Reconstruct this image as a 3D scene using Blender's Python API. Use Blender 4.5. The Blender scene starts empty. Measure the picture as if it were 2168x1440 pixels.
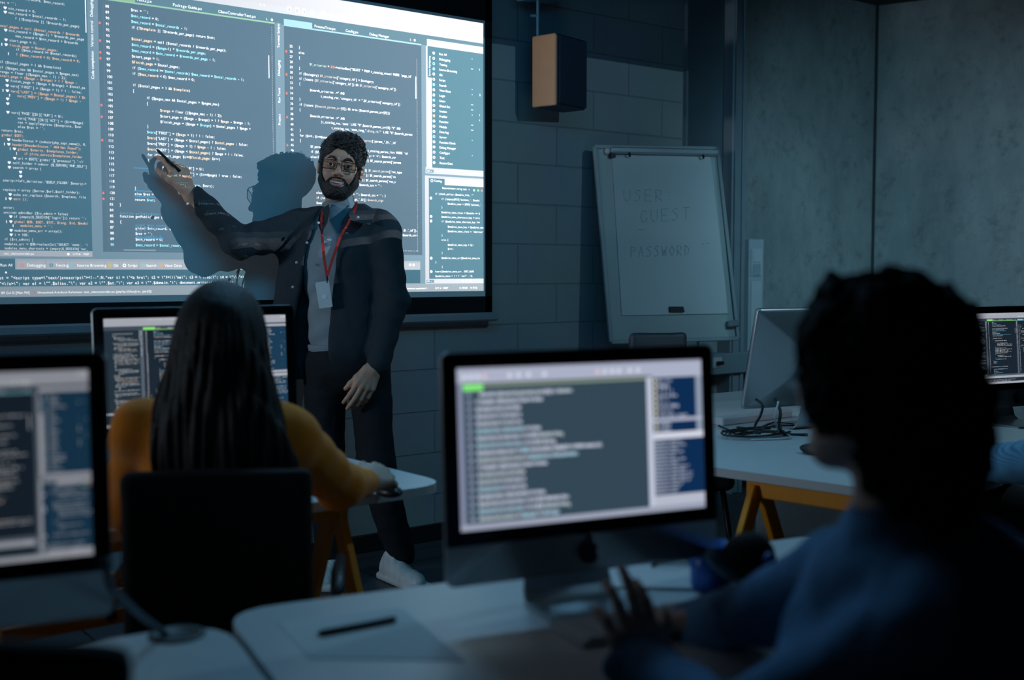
import bpy, math, random, os
import numpy as np
from mathutils import Vector, Matrix
random.seed(7); np.random.seed(7)
scene = bpy.context.scene
COL = scene.collection

# ------------------------------------------------------------------ camera
FPX, YAW, PITCH, CH = 2400.0, 0.65238, 0.06082, 1.2865
cf = np.array([math.sin(YAW)*math.cos(PITCH), math.cos(YAW)*math.cos(PITCH), -math.sin(PITCH)])
cr = np.array([math.cos(YAW), -math.sin(YAW), 0.0]); cu = np.cross(cr, cf)
CP = np.array([0, 0, CH])
cd = bpy.data.cameras.new('camera'); cam = bpy.data.objects.new('camera', cd); COL.objects.link(cam)
M = Matrix.Identity(4)
for i in range(3):
    M[i][0], M[i][1], M[i][2], M[i][3] = cr[i], cu[i], -cf[i], CP[i]
cam.matrix_world = M
cd.sensor_width = 36.0; cd.lens = FPX/2168*36.0
cd.dof.use_dof = True; cd.dof.focus_distance = 4.72; cd.dof.aperture_fstop = 2.0
cd.clip_start = 0.05
scene.camera = cam

# ------------------------------------------------------------------ world, exposure, area lights
w = bpy.data.worlds.new('world'); scene.world = w; w.use_nodes = True
w.node_tree.nodes['Background'].inputs[0].default_value = (0.02, 0.10, 0.18, 1)
w.node_tree.nodes['Background'].inputs[1].default_value = 0.06
scene.view_settings.view_transform = 'Standard'; scene.view_settings.look = 'None'
scene.view_settings.gamma = 1.0; scene.view_settings.use_curve_mapping = False
scene.view_settings.exposure = 0.0
scene.cycles.use_denoising = True
scene.cycles.max_bounces = 5
scene.cycles.sample_clamp_indirect = 3.0

def area_light(name, loc, target, sx, sy, col, power):
    l = bpy.data.lights.new(name, 'AREA'); l.shape = 'RECTANGLE'; l.size = sx; l.size_y = sy
    l.color = col; l.energy = power
    o = bpy.data.objects.new(name, l); COL.objects.link(o); o.location = loc
    o.rotation_euler = (Vector(target)-Vector(loc)).to_track_quat('-Z', 'Y').to_euler()
    return o
AREA_LIGHTS = [
    area_light('added_teal_fill_light', (1.6, 2.5, 2.9), (2.2, 4.3, 1.0), 2.6, 0.9, (0.03, 0.34, 0.64), 13.0),  # added fill: teal ambient for the screen and its shadows, no fitting there
    area_light('added_concrete_fill_light', (4.7, 2.3, 2.1), (6.2, 4.3, 1.0), 0.9, 0.5, (0.26, 0.55, 0.72), 9.0),  # added fill floating mid-room to brighten the concrete walls
    area_light('left_side_soft_light', (-2.3, 4.30, 1.75), (3.0, 3.7, 1.3), 1.2, 0.25, (0.72, 0.86, 1.0), 13.0),
    area_light('added_blue_rim_light', (2.1, 3.3, 2.9), (1.3, 0.9, 0.7), 1.4, 0.4, (0.20, 0.48, 0.76), 16.0),  # added light: blue on desk tops and shoulder rims, no lamp there
]
AREA_LIGHTS[2].data.spread = math.radians(75); AREA_LIGHTS[3].data.spread = math.radians(120); AREA_LIGHTS[0].data.spread = math.radians(130); AREA_LIGHTS[1].data.spread = math.radians(95)
PROJ = (3.85, 1.43, 2.70); SCR_Y = 4.43          # projector lens and the screen plane it throws on
PROJ_POWER = 690.0
DZ = 0.70                                       # desk height

# ------------------------------------------------------------------ generic helpers
def ray(x, y): return cf + (x-1084)/FPX*cr - (y-720)/FPX*cu
def D(x, y, d): return CP + d*ray(x, y)
def atY(x, y, Y): r = ray(x, y); return CP + (Y/r[1])*r
def atZ(x, y, z): r = ray(x, y); return CP + ((z-CH)/r[2])*r

def nset(n, **k):
    for a, b in k.items(): n.inputs[a].default_value = b
def mat(name, col, rough=0.6, metal=0.0, var=0.12, scale=8.0, bump=0.0, bscale=60.0, spec=0.5, col2=None, sheen=0.0):
    m = bpy.data.materials.new(name); m.use_nodes = True; t = m.node_tree; N = t.nodes; L = t.links
    b = N['Principled BSDF']; b.inputs['Roughness'].default_value = rough; b.inputs['Metallic'].default_value = metal
    b.inputs['Specular IOR Level'].default_value = spec
    if sheen: b.inputs['Sheen Weight'].default_value = sheen
    tc = N.new('ShaderNodeTexCoord'); nz = N.new('ShaderNodeTexNoise'); nz.inputs['Scale'].default_value = scale
    nz.inputs['Detail'].default_value = 5; L.new(tc.outputs['Object'], nz.inputs['Vector'])
    mx = N.new('ShaderNodeMix'); mx.data_type = 'RGBA'
    c2 = col2 if col2 else tuple(max(0, c*(1-var*2)) for c in col)
    mx.inputs[6].default_value = (*col, 1); mx.inputs[7].default_value = (*c2, 1)
    L.new(nz.outputs['Fac'], mx.inputs[0]); L.new(mx.outputs[2], b.inputs['Base Color'])
    if bump:
        n2 = N.new('ShaderNodeTexNoise'); n2.inputs['Scale'].default_value = bscale; n2.inputs['Detail'].default_value = 4
        L.new(tc.outputs['Object'], n2.inputs['Vector'])
        bp = N.new('ShaderNodeBump'); bp.inputs['Strength'].default_value = bump; bp.inputs['Distance'].default_value = 0.01
        L.new(n2.outputs['Fac'], bp.inputs['Height']); L.new(bp.outputs['Normal'], b.inputs['Normal'])
    return m

def tag(o, label=None, cat=None, group=None, kind=None):
    if label: o['label'] = label
    if cat: o['category'] = cat
    if group: o['group'] = group
    if kind: o['kind'] = kind
    return o
def empty(name, loc=(0, 0, 0), rz=0.0):
    o = bpy.data.objects.new(name, None); COL.objects.link(o); o.location = loc; o.rotation_euler[2] = rz
    o.empty_display_size = 0.1
    return o
def mk(name, geo, m, parent=None, smooth=False, label=None):
    v, f = geo
    me = bpy.data.meshes.new(name); me.from_pydata([tuple(map(float, p)) for p in v], [], [tuple(map(int, q)) for q in f]); me.update()
    if smooth: me.polygons.foreach_set('use_smooth', [True]*len(me.polygons))
    me.materials.append(m)
    o = bpy.data.objects.new(name, me); COL.objects.link(o)
    if parent is not None: o.parent = parent
    if label: o['label'] = label
    return o
def subtree(o):
    out = [o]
    for c in o.children: out += subtree(c)
    return out
def recenter(root, base):
    base = Vector([float(b) for b in base])
    T = Matrix.Translation(-base)
    for o in subtree(root):
        if o.type == 'MESH': o.data.transform(T)
    root.location = base
def copy_tree(o, parent=None):
    c = o.copy(); COL.objects.link(c)
    if parent is not None: c.parent = parent
    for ch in list(o.children): copy_tree(ch, c)
    return c
class G:                                        # collects shapes into one mesh
    def __init__(s): s.v = []; s.f = []
    def add(s, v, f):
        n = len(s.v); s.v += [tuple(p) for p in v]; s.f += [tuple(i+n for i in q) for q in f]; return s
    def box(s, lo, hi, R=None, o=(0, 0, 0), bev=0.0):
        lo = np.minimum(lo, hi).astype(float) if False else np.array(lo, float); hi = np.array(hi, float)
        if bev > 0:
            b = min(bev, *(np.abs(hi-lo)/2*0.98)); P = []
            for x in (0, 1):
                for y in (0, 1):
                    for z in (0, 1):
                        c = np.array([hi[0] if x else lo[0], hi[1] if y else lo[1], hi[2] if z else lo[2]])
                        sg = np.array([-1 if x else 1, -1 if y else 1, -1 if z else 1])
                        for k in range(3):
                            q = c.copy()
                            for j in range(3):
                                if j != k: q[j] += sg[j]*b
                            P.append(q)
            idx = lambda x, y, z, k: ((x*2+y)*2+z)*3+k
            F = []
            for k in range(3):
                a, b2 = [j for j in range(3) if j != k]
                for s_ in (0, 1):
                    q = []
                    for (u, v_) in ((0, 0), (1, 0), (1, 1), (0, 1)):
                        c = [0, 0, 0]; c[k] = s_; c[a] = u; c[b2] = v_; q.append(idx(*c, k))
                    # k-corner vertices stay on the face plane of axis k
                    F.append(q if (s_ == 1) == (k != 1) else q[::-1])
            for k in range(3):                  # edges parallel to axis k
                a, b2 = [j for j in range(3) if j != k]
                for (u, v_) in ((0, 0), (1, 0), (1, 1), (0, 1)):
                    c0 = [0, 0, 0]; c1 = [0, 0, 0]; c0[a] = c1[a] = u; c0[b2] = c1[b2] = v_; c1[k] = 1
                    F.append([idx(*c0, a), idx(*c1, a), idx(*c1, b2), idx(*c0, b2)])
            for x in (0, 1):
                for y in (0, 1):
                    for z in (0, 1):
                        F.append([idx(x, y, z, 0), idx(x, y, z, 1), idx(x, y, z, 2)])
            P = np.array(P)
        else:
            P = np.array([[lo[0], lo[1], lo[2]], [hi[0], lo[1], lo[2]], [hi[0], hi[1], lo[2]], [lo[0], hi[1], lo[2]],
                          [lo[0], lo[1], hi[2]], [hi[0], lo[1], hi[2]], [hi[0], hi[1], hi[2]], [lo[0], hi[1], hi[2]]])
            F = [(0, 3, 2, 1), (4, 5, 6, 7), (0, 1, 5, 4), (1, 2, 6, 5), (2, 3, 7, 6), (3, 0, 4, 7)]
        if R is not None: P = P @ np.array(R).T
        P = P + np.array(o)
        return s.add(P, F)
    def beam(s, a, b, w, h, up=(0, 0, 1), bev=0.0):   # box bar from a to b
        a = np.array(a, float); b = np.array(b, float); d = b-a; L = np.linalg.norm(d); d = d/L
        sx = np.cross(d, up); sx /= np.linalg.norm(sx); uz = np.cross(sx, d)
        R = np.array([sx, d, uz]).T
        return s.box((-w/2, 0, -h/2), (w/2, L, h/2), R=R, o=a, bev=bev)
    def tube(s, pts, r, n=8, cap=True):
        pts = [np.array(p, float) for p in pts]; m = len(pts)
        rr = r if hasattr(r, '__len__') else [r]*m
        V = []; prev = None
        for i, p in enumerate(pts):
            t = pts[min(i+1, m-1)]-pts[max(i-1, 0)]; t = t/(np.linalg.norm(t)+1e-12)
            if prev is None:
                a = np.array([0, 0, 1.0]) if abs(t[2]) < 0.9 else np.array([1.0, 0, 0]); u = np.cross(t, a)
            else: u = prev - t*np.dot(prev, t)
            u /= np.linalg.norm(u)+1e-12; prev = u; v = np.cross(t, u)
            for k in range(n):
                a = 2*math.pi*k/n; V.append(p+rr[i]*(math.cos(a)*u+math.sin(a)*v))
        F = [(i*n+k, i*n+(k+1) % n, (i+1)*n+(k+1) % n, (i+1)*n+k) for i in range(m-1) for k in range(n)]
        if cap: F += [tuple(range(n))[::-1], tuple((m-1)*n+k for k in range(n))]
        return s.add(V, F)
    def prism(s, poly, z0, z1):                 # polygon (x,y) extruded in z
        n = len(poly); V = [(x, y, z0) for x, y in poly]+[(x, y, z1) for x, y in poly]
        F = [tuple(range(n))[::-1], tuple(range(n, 2*n))]+[(i, (i+1) % n, n+(i+1) % n, n+i) for i in range(n)]
        return s.add(V, F)
    def sphere(s, c, r, n=12, m=8):
        r = np.array(r if hasattr(r, '__len__') else (r, r, r)); V = [np.array(c)+r*[0, 0, 1]]
        for i in range(1, m):
            a = math.pi*i/m
            for k in range(n):
                b = 2*math.pi*k/n; V.append(np.array(c)+r*[math.sin(a)*math.cos(b), math.sin(a)*math.sin(b), math.cos(a)])
        V.append(np.array(c)-r*[0, 0, 1]); F = [(0, 1+k, 1+(k+1) % n) for k in range(n)]
        for i in range(m-2):
            for k in range(n): F.append((1+i*n+k, 1+(i+1)*n+k, 1+(i+1)*n+(k+1) % n, 1+i*n+(k+1) % n))
        e = len(V)-1; F += [(e, 1+(m-2)*n+(k+1) % n, 1+(m-2)*n+k) for k in range(n)]
        return s.add(V, F)
    def lathe(s, prof, c=(0, 0, 0), n=24, R=None):
        V = []
        for r, z in prof:
            for k in range(n):
                a = 2*math.pi*k/n; V.append((r*math.cos(a), r*math.sin(a), z))
        V = np.array(V)
        if R is not None: V = V @ np.array(R).T
        V = V + np.array(c); m = len(prof)
        F = [(i*n+k, i*n+(k+1) % n, (i+1)*n+(k+1) % n, (i+1)*n+k) for i in range(m-1) for k in range(n)]
        F += [tuple(range(n))[::-1], tuple((m-1)*n+k for k in range(n))]
        return s.add(V, F)
    def xf(s, fn, start=0):
        s.v = s.v[:start]+[tuple(fn(np.array(p))) for p in s.v[start:]]; return s
    def geo(s): return s.v, s.f
def rrect(x0, y0, x1, y1, r, n=5, rs=None):
    rs = rs or (r, r, r, r); P = []
    for (cx, cy, a0, q) in ((x1, y0, -90, 1), (x1, y1, 0, 2), (x0, y1, 90, 3), (x0, y0, 180, 0)):
        rr = rs[q]; sx = -1 if cx == x1 else 1; sy = -1 if cy == y1 else 1
        for k in range(n+1):
            a = math.radians(a0+90*k/n); P.append((cx+sx*rr+rr*math.cos(a), cy+sy*rr+rr*math.sin(a)))
    return P
def rotz(a): c, s = math.cos(a), math.sin(a); return np.array([[c, -s, 0], [s, c, 0], [0, 0, 1]])
def rotx(a): c, s = math.cos(a), math.sin(a); return np.array([[1, 0, 0], [0, c, -s], [0, s, c]])
def roty(a): c, s = math.cos(a), math.sin(a); return np.array([[c, 0, s], [0, 1, 0], [-s, 0, c]])

# ------------------------------------------------------------------ writing: glyph masks and a canvas for screen content
GH, GW = 72, 72                                 # glyph raster: em = 48 px, baseline at row 52
_gl = {}
def glyph(ch):
    if ch in _gl: return _gl[ch]
    cu_ = bpy.data.curves.new('g', 'FONT'); cu_.body = ch; cu_.size = 1.0; cu_.resolution_u = 4
    o = bpy.data.objects.new('g', cu_); COL.objects.link(o)
    me = o.to_mesh(); A = np.zeros((GH, GW), bool); xmin, xmax = 0, 0
    if len(me.vertices):
        co = np.zeros(len(me.vertices)*3); me.vertices.foreach_get('co', co); co = co.reshape(-1, 3)
        xmin, xmax = co[:, 0].min(), co[:, 0].max()
        P = np.stack([(co[:, 0]-xmin)*48+2, 52-co[:, 1]*48], 1)
        me.calc_loop_triangles()
        for t in me.loop_triangles:
            a, b, c = P[list(t.vertices)]
            x0, x1 = int(max(0, min(a[0], b[0], c[0]))), int(min(GW-1, max(a[0], b[0], c[0])+1))
            y0, y1 = int(max(0, min(a[1], b[1], c[1]))), int(min(GH-1, max(a[1], b[1], c[1])+1))
            if x1 < x0 or y1 < y0: continue
            X, Y = np.meshgrid(np.arange(x0, x1+1)+.5, np.arange(y0, y1+1)+.5)
            e = lambda p, q: (q[0]-p[0])*(Y-p[1])-(q[1]-p[1])*(X-p[0])
            e1, e2, e3 = e(a, b), e(b, c), e(c, a)
            A[y0:y1+1, x0:x1+1] |= ((e1 >= 0) & (e2 >= 0) & (e3 >= 0)) | ((e1 <= 0) & (e2 <= 0) & (e3 <= 0))
    o.to_mesh_clear(); bpy.data.objects.remove(o); bpy.data.curves.remove(cu_)
    S = np.zeros((GH+1, GW+1)); S[1:, 1:] = A.astype(float).cumsum(0).cumsum(1)
    _gl[ch] = (S, (xmax-xmin)); return _gl[ch]
def boxs(S, xs, ys):                            # area average between successive xs, ys
    def smp(y, x):
        x = np.clip(x, 0, GW); y = np.clip(y, 0, GH)
        xi = np.minimum(x.astype(int), GW-1); yi = np.minimum(y.astype(int), GH-1); fx = x-xi; fy = y-yi
        return (S[yi[:, None], xi]*(1-fx)*(1-fy)[:, None]+S[yi[:, None], xi+1]*fx*(1-fy)[:, None]
                + S[yi[:, None]+1, xi]*(1-fx)*fy[:, None]+S[yi[:, None]+1, xi+1]*fx*fy[:, None])
    C = smp(ys, xs); return (C[1:, 1:]-C[:-1, 1:]-C[1:, :-1]+C[:-1, :-1])
class Canvas:
    def __init__(s, wu, hu, k, bg): s.k = k; s.A = np.ones((int(round(hu*k)), int(round(wu*k)), 3))*np.array(bg)
    def rect(s, x0, y0, x1, y1, c):
        k = s.k; H, W = s.A.shape[:2]
        a, b, c0, d = [int(round(v*k)) for v in (x0, x1, y0, y1)]
        s.A[max(0, c0):min(H, max(d, c0+1)), max(0, a):min(W, max(b, a+1))] = c
    def disc(s, x, y, r, c):
        k = s.k; H, W = s.A.shape[:2]; x *= k; y *= k; r *= k
        x0, x1, y0, y1 = int(max(0, x-r-1)), int(min(W, x+r+2)), int(max(0, y-r-1)), int(min(H, y+r+2))
        if x1 <= x0 or y1 <= y0: return
        X, Y = np.meshgrid(np.arange(x0, x1)+.5, np.arange(y0, y1)+.5)
        a = np.clip(r-np.hypot(X-x, Y-y)+.5, 0, 1)[..., None]
        s.A[y0:y1, x0:x1] = s.A[y0:y1, x0:x1]*(1-a)+np.array(c)*a
    def char(s, ch, x, y, cw, size, col, bold=1.0):     # x left of cell, y centre of the line, cw cell width (None: proportional)
        S, gw = glyph(ch); k = s.k; H, W = s.A.shape[:2]
        em = size*k; g = gw*em; sx = 1.0
        if cw is not None:
            cell = cw*k; sx = min(1.0, cell*0.98/g) if g > 0 else 1.0; ox = x*k+(cell-g*sx)/2
        else: ox = x*k
        if g <= 0: return (0.32*size)
        oy = y*k-0.0*em; base = oy+0.33*em
        x0, x1 = int(ox-2), int(ox+g*sx+3); y0, y1 = int(base-52/48*em), int(base+20/48*em)+1
        x0c, x1c, y0c, y1c = max(0, x0), min(W, x1), max(0, y0), min(H, y1)
        if x1c > x0c and y1c > y0c:
            xs = (np.arange(x0c, x1c+1)-ox)/(em*sx)*48+2; ys = (np.arange(y0c, y1c+1)-base)/em*48+52
            m = boxs(S, xs, ys)/((48/em)**2/sx)
            m = np.clip(m*bold, 0, 1)[..., None]
            s.A[y0c:y1c, x0c:x1c] = s.A[y0c:y1c, x0c:x1c]*(1-m)+np.array(col)*m
        return (gw+0.09)*size
    def text(s, x, y, t, size, col, cw=None, bold=1.3, cols=None):
        for i, ch in enumerate(t):
            c = cols[i] if cols else col
            if ch == ' ': x += cw if cw else 0.3*size; continue
            a = s.char(ch, x, y, cw, size, c, bold); x += cw if cw else a
        return x
    def vtext(s, x, yb, t, size, col, bg, bold=1.3):     # reads upward, starting at yb
        T = Canvas(len(t)*size*0.8+8, size*1.6, s.k, bg); wv = T.text(1, size*0.8, t, size, col, bold=bold)
        B = np.rot90(T.A[:, :int((wv+2)*s.k)], 1); h, w_ = B.shape[:2]
        X = int((x-size*0.8)*s.k); Y = int(yb*s.k)-h
        y0 = max(0, Y); s.A[y0:Y+h, X:X+w_] = B[y0-Y:, :]
    def image(s, name):
        H, W = s.A.shape[:2]; im = bpy.data.images.new(name, W, H, alpha=False, float_buffer=True)
        im.colorspace_settings.name = 'Linear Rec.709' if 'Linear Rec.709' in [i.name for i in type(im.colorspace_settings).bl_rna.properties['name'].enum_items] else im.colorspace_settings.name
        px = np.ones((H, W, 4), np.float32); px[..., :3] = s.A[::-1]
        im.pixels.foreach_set(px.ravel()); im.update(); im.pack(); return im

# ------------------------------------------------------------------ smooth solids: signed distances turned into one continuous mesh
def smin(a, b, k):
    h = np.clip(0.5+0.5*(b-a)/k, 0, 1); return b*(1-h)+a*h-k*h*(1-h)
def smax(a, b, k): return -smin(-a, -b, k)
def caps(P, a, b, r1, r2=None):
    r2 = r1 if r2 is None else r2; a = np.array(a, float); b = np.array(b, float); ab = b-a
    h = np.clip(((P-a)@ab)/(ab@ab), 0, 1); return np.linalg.norm(P-a-h[:, None]*ab, axis=1)-(r1+(r2-r1)*h)
def ell(P, c, r, R=None):
    q = P-np.array(c, float)
    if R is not None: q = q@np.array(R)
    r = np.array(r, float); k0 = np.linalg.norm(q/r, axis=1); k1 = np.linalg.norm(q/(r*r), axis=1)
    return k0*(k0-1)/np.maximum(k1, 1e-9)
def rbox(P, c, h, rad, R=None):
    q = P-np.array(c, float)
    if R is not None: q = q@np.array(R)
    q = np.abs(q)-(np.array(h)-rad); return np.linalg.norm(np.maximum(q, 0), axis=1)+np.minimum(q.max(1), 0)-rad
def noise3(P, s, seed=0):                       # cheap smooth noise in -1..1
    rs = np.random.RandomState(seed); out = 0; amp = 1; tot = 0
    for o in range(3):
        A = rs.normal(size=(3, 3)); A /= np.linalg.norm(A, axis=1)[:, None]; ph = rs.rand(3)*6.28
        q = (P*s*(1.9**o))@A.T+ph
        out = out+amp*(np.sin(q[:, 0]+1.3*np.sin(q[:, 1]))*np.cos(q[:, 2]+np.sin(q[:, 0]*0.7))); tot += amp; amp *= 0.5
    return out/tot
def surf(f, lo, hi, h, B=10):
    lo = np.array(lo, float); hi = np.array(hi, float); n = (np.ceil((hi-lo)/h/B).astype(int)*B)+1
    F = np.full(n, 1.0, np.float32); nb = (n-1)//B
    I = np.stack(np.meshgrid(*[np.arange(k) for k in nb], indexing='ij'), -1).reshape(-1, 3)
    c = lo+(I+0.5)*B*h; v = f(c); act = np.abs(v) < B*h*1.25+0.012
    for (i, j, k), s_ in zip(I[~act], v[~act]):
        if s_ < 0: F[i*B:i*B+B+1, j*B:j*B+B+1, k*B:k*B+B+1] = -1
    g = np.arange(B+1)*h; X, Y, Z = np.meshgrid(g, g, g, indexing='ij'); L = np.stack([X, Y, Z], -1).reshape(-1, 3)
    Ia = I[act]
    for s0 in range(0, len(Ia), 200):
        q = Ia[s0:s0+200]; P = (lo+q[:, None, :]*B*h+L[None]).reshape(-1, 3)
        W = f(P).reshape(len(q), B+1, B+1, B+1)
        for (i, j, k), w_ in zip(q, W): F[i*B:i*B+B+1, j*B:j*B+B+1, k*B:k*B+B+1] = w_
    F[0], F[-1], F[:, 0], F[:, -1], F[:, :, 0], F[:, :, -1] = 1, 1, 1, 1, 1, 1
    S = F < 0; m = [x-1 for x in F.shape]
    cnt = sum(S[a:a+m[0], b:b+m[1], c_:c_+m[2]].astype(np.int8) for a in (0, 1) for b in (0, 1) for c_ in (0, 1))
    cell = (cnt > 0) & (cnt < 8); C = np.argwhere(cell); idx = -np.ones(m, np.int64); idx[cell] = np.arange(len(C))
    acc = np.zeros((len(C), 3)); num = np.zeros(len(C))
    cor = [(a, b, c_) for a in (0, 1) for b in (0, 1) for c_ in (0, 1)]
    for p in cor:
        for ax in range(3):
            if p[ax]: continue
            q = list(p); q[ax] = 1
            v0 = F[C[:, 0]+p[0], C[:, 1]+p[1], C[:, 2]+p[2]]; v1 = F[C[:, 0]+q[0], C[:, 1]+q[1], C[:, 2]+q[2]]
            x = (v0 < 0) != (v1 < 0); t = np.where(x, v0/np.where(x, v0-v1, 1), 0)
            pos = np.array(p, float)[None]+np.eye(3)[ax]*t[:, None]
            acc += np.where(x[:, None], pos, 0); num += x
    V = lo+h*(C+acc/num[:, None]); Q = []
    for ax in range(3):
        b, c_ = (ax+1) % 3, (ax+2) % 3
        sl0 = [slice(1, -1)]*3; sl1 = [slice(1, -1)]*3; sl0[ax] = slice(0, -1); sl1[ax] = slice(1, None)
        A0, A1 = S[tuple(sl0)], S[tuple(sl1)]; E = np.argwhere(A0 != A1)
        off = np.array([1, 1, 1]); off[ax] = 0; E0 = E+off; fl = S[E0[:, 0], E0[:, 1], E0[:, 2]]
        def ci(db, dc):
            e = E0.copy(); e[:, b] -= db; e[:, c_] -= dc; return idx[e[:, 0], e[:, 1], e[:, 2]]
        q = np.stack([ci(1, 1), ci(0, 1), ci(0, 0), ci(1, 0)], 1); q[~fl] = q[~fl][:, ::-1]; Q.append(q)
    return V, np.concatenate(Q)
def mkarr(name, V, Q, m, parent=None, smooth=True, label=None):
    me = bpy.data.meshes.new(name); me.vertices.add(len(V)); me.vertices.foreach_set('co', np.asarray(V, np.float32).ravel())
    me.loops.add(len(Q)*4); me.loops.foreach_set('vertex_index', np.asarray(Q, np.int32).ravel())
    me.polygons.add(len(Q)); me.polygons.foreach_set('loop_start', np.arange(0, len(Q)*4, 4, dtype=np.int32))
    me.polygons.foreach_set('use_smooth', np.ones(len(Q), bool)); me.update(calc_edges=True); me.validate()
    me.materials.append(m); o = bpy.data.objects.new(name, me); COL.objects.link(o)
    if parent is not None: o.parent = parent
    if label: o['label'] = label
    return o
def joinVQ(*parts):
    V = []; Q = []; n = 0
    for v, q in parts: V.append(v); Q.append(q+n); n += len(v)
    return np.concatenate(V), np.concatenate(Q)

class Frame:                                    # a person's own upright frame: x = camera right, y = away, z = up
    def __init__(s, px0, d):
        s.d = d; s.r = np.array([cr[0], cr[1], 0]); s.r /= np.linalg.norm(s.r)
        s.y = np.array([math.sin(YAW), math.cos(YAW), 0]); s.O = D(px0, 720, d).copy(); s.O[2] = 0
    def w(s, P): P = np.asarray(P, float); return s.O+P[..., 0:1]*s.r+P[..., 1:2]*s.y+P[..., 2:3]*np.array([0, 0, 1.0])
    def l(s, Pw): q = np.asarray(Pw, float)-s.O; return np.array([q@s.r, q@s.y, q[2]])
    def p(s, x, y, dd=0.0): return s.l(D(x, y, s.d+dd))

def hand_parts(wrist, fwd, side, up, curls, k=1.0, spread=0.10, thumb=(0.55, 0.5, 0.35)):
    """capsules of a hand: fwd towards the fingertips, side towards the thumb, up = back of the hand"""
    f = np.array(fwd, float); f /= np.linalg.norm(f); s = np.array(side, float); s -= f*(s@f); s /= np.linalg.norm(s)
    u = np.cross(s, f) if np.dot(np.cross(s, f), up) > 0 else -np.cross(s, f); w = np.array(wrist, float); C = []
    C.append((w-f*0.03*k, w+f*0.015*k, 0.026*k, 0.027*k))
    lens = [(.045, .026, .022), (.050, .030, .023), (.046, .028, .023), (.036, .021, .020)]
    for i in range(4):
        o = (0.031-0.0205*i)*k; kn = w+f*(0.088-0.004*abs(i-1)-(0.006 if i == 3 else 0))*k+s*o-u*0.002*abs(i-1)*k
        C.append((w+f*0.01*k+s*o*0.55, kn, 0.0165*k, 0.0125*k)); d = f+s*spread*(1.3-i)*0.8; d /= np.linalg.norm(d); p = kn; a = 0
        for j in range(3):
            a += curls[i][j]; dd = d*math.cos(a)-u*math.sin(a); q = p+dd*lens[i][j]*k
            C.append((p, q, (0.0100-0.0008*j)*k, (0.0092-0.0010*j)*k)); p = q
    b = w+f*0.022*k+s*0.024*k; d = f*math.cos(thumb[0])+s*math.sin(thumb[0])-u*0.25; d /= np.linalg.norm(d)
    q = b+d*0.045*k; C.append((b, q, 0.0165*k, 0.0125*k)); d2 = d*math.cos(thumb[1])+(f*0.8-u*0.6)*math.sin(thumb[1]); d2 /= np.linalg.norm(d2)
    q2 = q+d2*0.032*k; C.append((q, q2, 0.0118*k, 0.0102*k)); d3 = d2*math.cos(thumb[2])+(f*0.6-u*0.8)*math.sin(thumb[2]); d3 /= np.linalg.norm(d3)
    C.append((q2, q2+d3*0.026*k, 0.0104*k, 0.0085*k)); return C
def hand_mesh(C, extra=(), h=0.0022):
    C = list(C)+list(extra); A = np.array([c[0] for c in C]+[c[1] for c in C])
    palm = [c for i, c in enumerate(C) if i in (0, 1, 5, 9, 13) or i >= 17]; fing = [C[i:i+3] for i in (2, 6, 10, 14)]
    def f(P):
        d = np.full(len(P), 9.0)
        for c in palm: d = smin(d, caps(P, *c), 0.012)
        for F3 in fing:
            e = np.full(len(P), 9.0)
            for c in F3: e = smin(e, caps(P, *c), 0.003)
            d = smin(d, e, 0.005)
        return d
    return surf(f, A.min(0)-0.04, A.max(0)+0.04, h)

# ------------------------------------------------------------------ what the projector and the monitors show
WHT = (0.93, 0.95, 0.97)
P2T = [(0, 0, "$ret = '';"), (1, 0, "$min_record = 0;"), (2, 0, "$max_record = $total_records - 1;"),
 (3, 0, "if (!$template || !$records_per_page) return $ret;"), (5, 0, "$total_pages = ceil ($total_records / $records_per_page);"),
 (6, 0, "$min_record = ($page-1) * $records_per_page;"), (7, 0, "$max_record = $min_record + $records_per_page - 1;"),
 (8, 0, "$start_page = 1;"), (9, 0, "$finish_page = $total_pages;"), (10, 0, "if ($max_record >= $total_records) $max_record = $total_records - 1;"),
 (11, 0, "if ($max_record < 0) $max_record = 0;"), (13, 0, "if ($total_pages > 1 && $template)"), (14, 0, "{"),
 (15, 1, "if ($pages_max && $total_pages > $pages_max)"), (16, 1, "{"), (17, 2, "$range = floor (($pages_max - 1) / 2);"),
 (18, 2, "$start_page = ($page - $range) > 1 ? $page - $range : 1;"), (19, 2, "$finish_page = ($page + $range) < $total_pages ? $page +"), (20, 1, "}"),
 (21, 1, "$vars['FIRST'] = ($page > 1) ? 1 : false;"), (22, 1, "$vars['LAST'] = ($page < $total_pages) ? $total_pages : false;"),
 (23, 1, "$vars['PREV'] = ($page > 1) ? $page - 1 : false;"), (24, 1, "$vars['NEXT'] = ($page < $total_pages) ? $page + 1 : false;"),
 (25, 1, "for ($i=$start_page; $i<=$finish_page; $i++)"), (26, 1, "{"), (27, 2, "$vars['PAGE']['NUM'] = $i;"),
 (28, 2, "$vars['PAGE']['ACT'] = ($i==$page) ? true : false;"), (29, 1, "}"), (30, 1, "$ret = applyTemplate ($template, $vars);"), (31, 0, "}"),
 (32, 0, "else $ret = '';"), (33, 0, "return $ret;"), (34, -1, "}"), (36, -1, "function getPublicPages ($template, $page, $records_per_page)"), (37, -1, "{"),
 (38, 0, "global $min_record, $max_record, $DB, $records_per"), (39, 0, "$ret = '';"), (40, 0, "$min_record = 0;"), (41, 0, "$max_record = $total_records - 1;")]
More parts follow.
